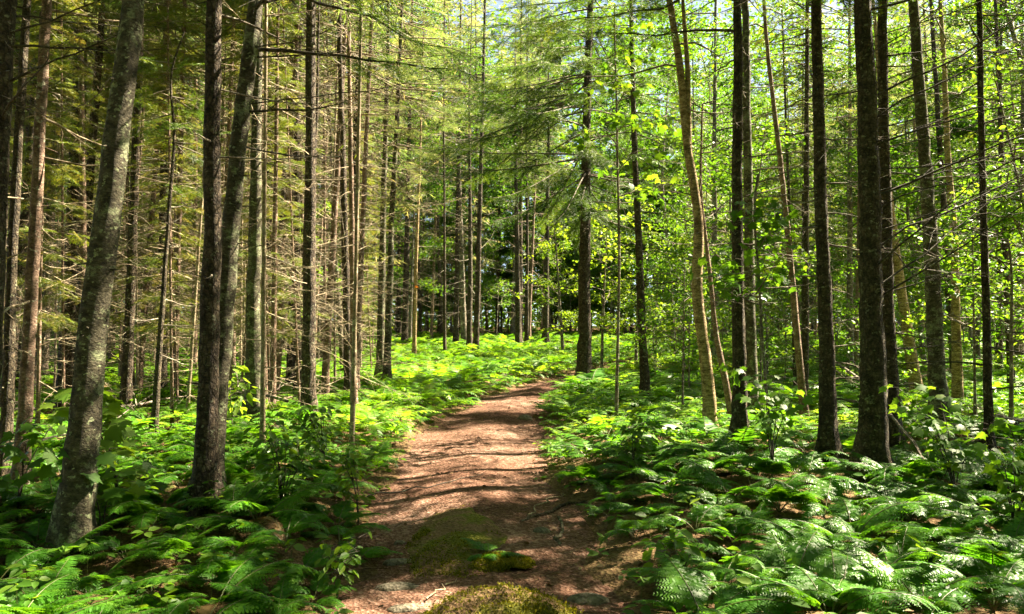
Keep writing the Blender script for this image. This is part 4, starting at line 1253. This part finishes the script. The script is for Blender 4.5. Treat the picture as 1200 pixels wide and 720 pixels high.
# ------------------------------------------------------------------ leafy plants one can point at
def big_leaf_plant(px, py, h, spread, leaves, size, seed, label, stems=3, tint=.75, base_depth=None, tmpl=MAPLE, name='leafy_shrub', matl=None, up=1.0):
    r = np.random.default_rng(seed)
    g = G(px, py); z = float(tz(g[0], g[1]))
    T = thing(name, (g[0], g[1], z), label, 'shrub')
    sb, fb = MB(), MB()
    for k in range(stems):
        az = r.uniform(0, 6.28); e = np.array([math.cos(az) * spread * r.uniform(.3, 1), math.sin(az) * spread * r.uniform(.3, 1), h * r.uniform(.75, 1.05)])
        t = np.linspace(0, 1, 7)[:, None]
        ax = e * t * np.array([1, 1, 0]) * t + np.array([0, 0, 1]) * e[2] * (1.25 * t - .25 * t * t) + r.normal(0, .012, (7, 3)) * t
        tube(sb, ax - [0, 0, .03], np.linspace(.005 + h * .003, .002, 7), 5, .5, 0)
        m = max(3, leaves // stems)
        m = int(m * 2.2); tt = r.uniform(.22, 1, m) ** .8; tt[0] = 1; i = np.clip((tt * 6), 0, 5.99).astype(int); f = (tt * 6 - i)[:, None]
        P0 = ax[i] * (1 - f) + ax[i + 1 if False else np.minimum(i + 1, 6)] * f
        D = rdir(m, r, -.1, .35); P1 = P0 + D * (size * r.uniform(.5, 1.6, m))[:, None]
        sticks(sb, P0, P1, .0022, .0015, .5, 0)
        D2 = D * np.array([1, 1, 0]) + np.array([0, 0, -1]) * r.uniform(.05, .9, m)[:, None]
        stamp(fb, tmpl[0], tmpl[1], P1, D2, np.array([0, -.35, up]) + .45 * r.normal(size=(m, 3)), size * r.uniform(.7, 1.25, m), np.clip(tint + r.normal(0, .12, m), 0, 1), 0)
    link('stem', sb.mesh('stem', [M_DARKTWIG]), T)
    link('foliage', fb.mesh('foliage', [M_LEAF]), T)
    return T

big_leaf_plant(140, 615, 1.05, .45, 40, .15, 1, 'bright big-leaved maple shoot just right of the stoutest left-hand fir', 4, .85)
big_leaf_plant(118, 640, .7, .3, 16, .13, 2, 'small dark-leaved shoot at the very foot of the stoutest left-hand fir', 2, .45)
big_leaf_plant(20, 610, .9, .5, 22, .13, 3, 'broad-leaved shoot at the left edge of the view by the reddish trunk', 3, .5)
big_leaf_plant(272, 520, 1.0, .35, 26, .13, 4, 'slender sunlit plant with a whorl of leaves by the straight grey fir', 2, .9, tmpl=LEAF6)
big_leaf_plant(330, 610, .85, .4, 60, .09, 5, 'leafy bush beside the left path edge below the twin trunks', 6, .5, tmpl=LEAF6)
big_leaf_plant(420, 618, .75, .25, 34, .07, 6, 'thin-stemmed weed leaning over the left edge of the path', 3, .7, tmpl=LEAF6)
big_leaf_plant(380, 560, .9, .45, 60, .09, 7, 'bushy green plant on the left bank where the path narrows', 6, .5, tmpl=LEAF6)
big_leaf_plant(1120, 590, 1.05, .7, 70, .095, 8, 'wide dark-leaved shrub between the two trunks nearest the right edge', 7, .4)
big_leaf_plant(1190, 640, .75, .5, 40, .09, 9, 'broad-leaved shrub at the right edge below the slim trunk', 5, .5)
big_leaf_plant(905, 560, 1.1, .5, 46, .10, 10, 'leafy shrub between the blackish trunk and the bristling one', 4, .45)
big_leaf_plant(740, 560, .7, .4, 50, .09, 11, 'leafy plant among the ferns at the right side of the path', 5, .5, tmpl=LEAF6)
big_leaf_plant(795, 700, .45, .3, 26, .10, 12, 'low leafy plant at the lower right corner of the path', 4, .45, tmpl=LEAF6)
big_leaf_plant(395, 700, .4, .25, 24, .08, 13, 'low leafy plant at the lower left corner of the path', 4, .5, tmpl=LEAF6)

def leafy_sapling(pix, depth, width, h0, h1, R0, nl, size, per, seed, label, tint=.5, tmpl=MAPLE):
    def kids(T, root, at, r):
        cb = MB()
        hardwood_crown(cb, r, lambda h: ((lambda q: (q[0] - root, q[1]))(at(h))), h0, h1, R0, nl, tint, size, per, None, .30, tmpl)
        link('crown', cb.mesh('crown', [M_LEAF, M_TWIG]), T)
    return big_tree('maple_sapling', label, 'sapling', pix, width, seed, H=h1 + .3, bark=M_TWIG, depth=depth, nb=0, stubs=0, crown=False, kids=kids, flare=.2, sides=8)

leafy_sapling([(722, 500), (726, 300), (722, 100)], 13.0, 4, 3.6, 6.6, 1.0, 16, .13, 9, 71, 'thin maple holding bright leaves between the lone spruce and the forked birch', .6)
leafy_sapling([(905, 540), (890, 380), (886, 300)], 9.4, 4, 1.7, 3.0, .8, 10, .11, 9, 72, 'small maple with dark flat leaves in front of the leaning pinkish birch', .35)
leafy_sapling([(648, 545), (1185, 480)][1:] + [(1188, 380), (1192, 300)], 12, 5, 1.2, 3.6, 1.3, 14, .12, 10, 73, 'maple sapling spreading dark leaves at the right edge behind the slim trunk', .4)
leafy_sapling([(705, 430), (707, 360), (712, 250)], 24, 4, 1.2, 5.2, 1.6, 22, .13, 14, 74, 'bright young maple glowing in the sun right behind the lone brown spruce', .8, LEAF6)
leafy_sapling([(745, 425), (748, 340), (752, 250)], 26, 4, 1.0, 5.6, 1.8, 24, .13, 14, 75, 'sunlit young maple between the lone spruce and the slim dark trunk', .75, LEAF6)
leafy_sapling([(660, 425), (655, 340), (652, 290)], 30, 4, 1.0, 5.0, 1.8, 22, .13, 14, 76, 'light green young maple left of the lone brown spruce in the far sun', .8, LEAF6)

# orange dead tuft on the pale pole
g = plane_point(488, 336, G(485, 425)[1] - .1)
fl = MB(); leaf_clump(fl, np.array([[0, 0, 0]]), 14, .09, .09, r, .5)
tag(link('dead_leaves', fl.mesh('dead_leaves', [M_FLAG]), None, tuple(g)), 'orange tuft of dead leaves caught on the pale thin pole', 'leaves')

# deadfall lying among the trees
r = np.random.default_rng(901)
for k in range(26):
    y = r.uniform(9, 26); px = r.uniform(-20, 430) if k % 2 else r.uniform(860, 1220)
    x = (px - 600) / F_PX * y; z = float(tz(x, y)); a = r.uniform(0, 6.28); L = r.uniform(1.2, 3.6)
    if pdist(x, y) < 1.2 or pdist(x + math.cos(a) * L, y + math.sin(a) * L) < .3: continue
    mb = MB()
    dead_branch(mb, np.array([0, 0, r.uniform(.03, .3)]), a, L, R(r.uniform(-3, 14)), r, r.uniform(.012, .035), .1, .08, 4)
    side = 'left of the path' if k % 2 else 'behind the right-hand trunks'
    tag(link('fallen_branch', mb.mesh('fallen_branch', [M_TWIG if k % 3 else M_TANTWIG]), None, (x, y, z)), 'bare fallen limb lying on the forest floor among the trunks ' + side, 'branch', 'fallen limbs ' + side)
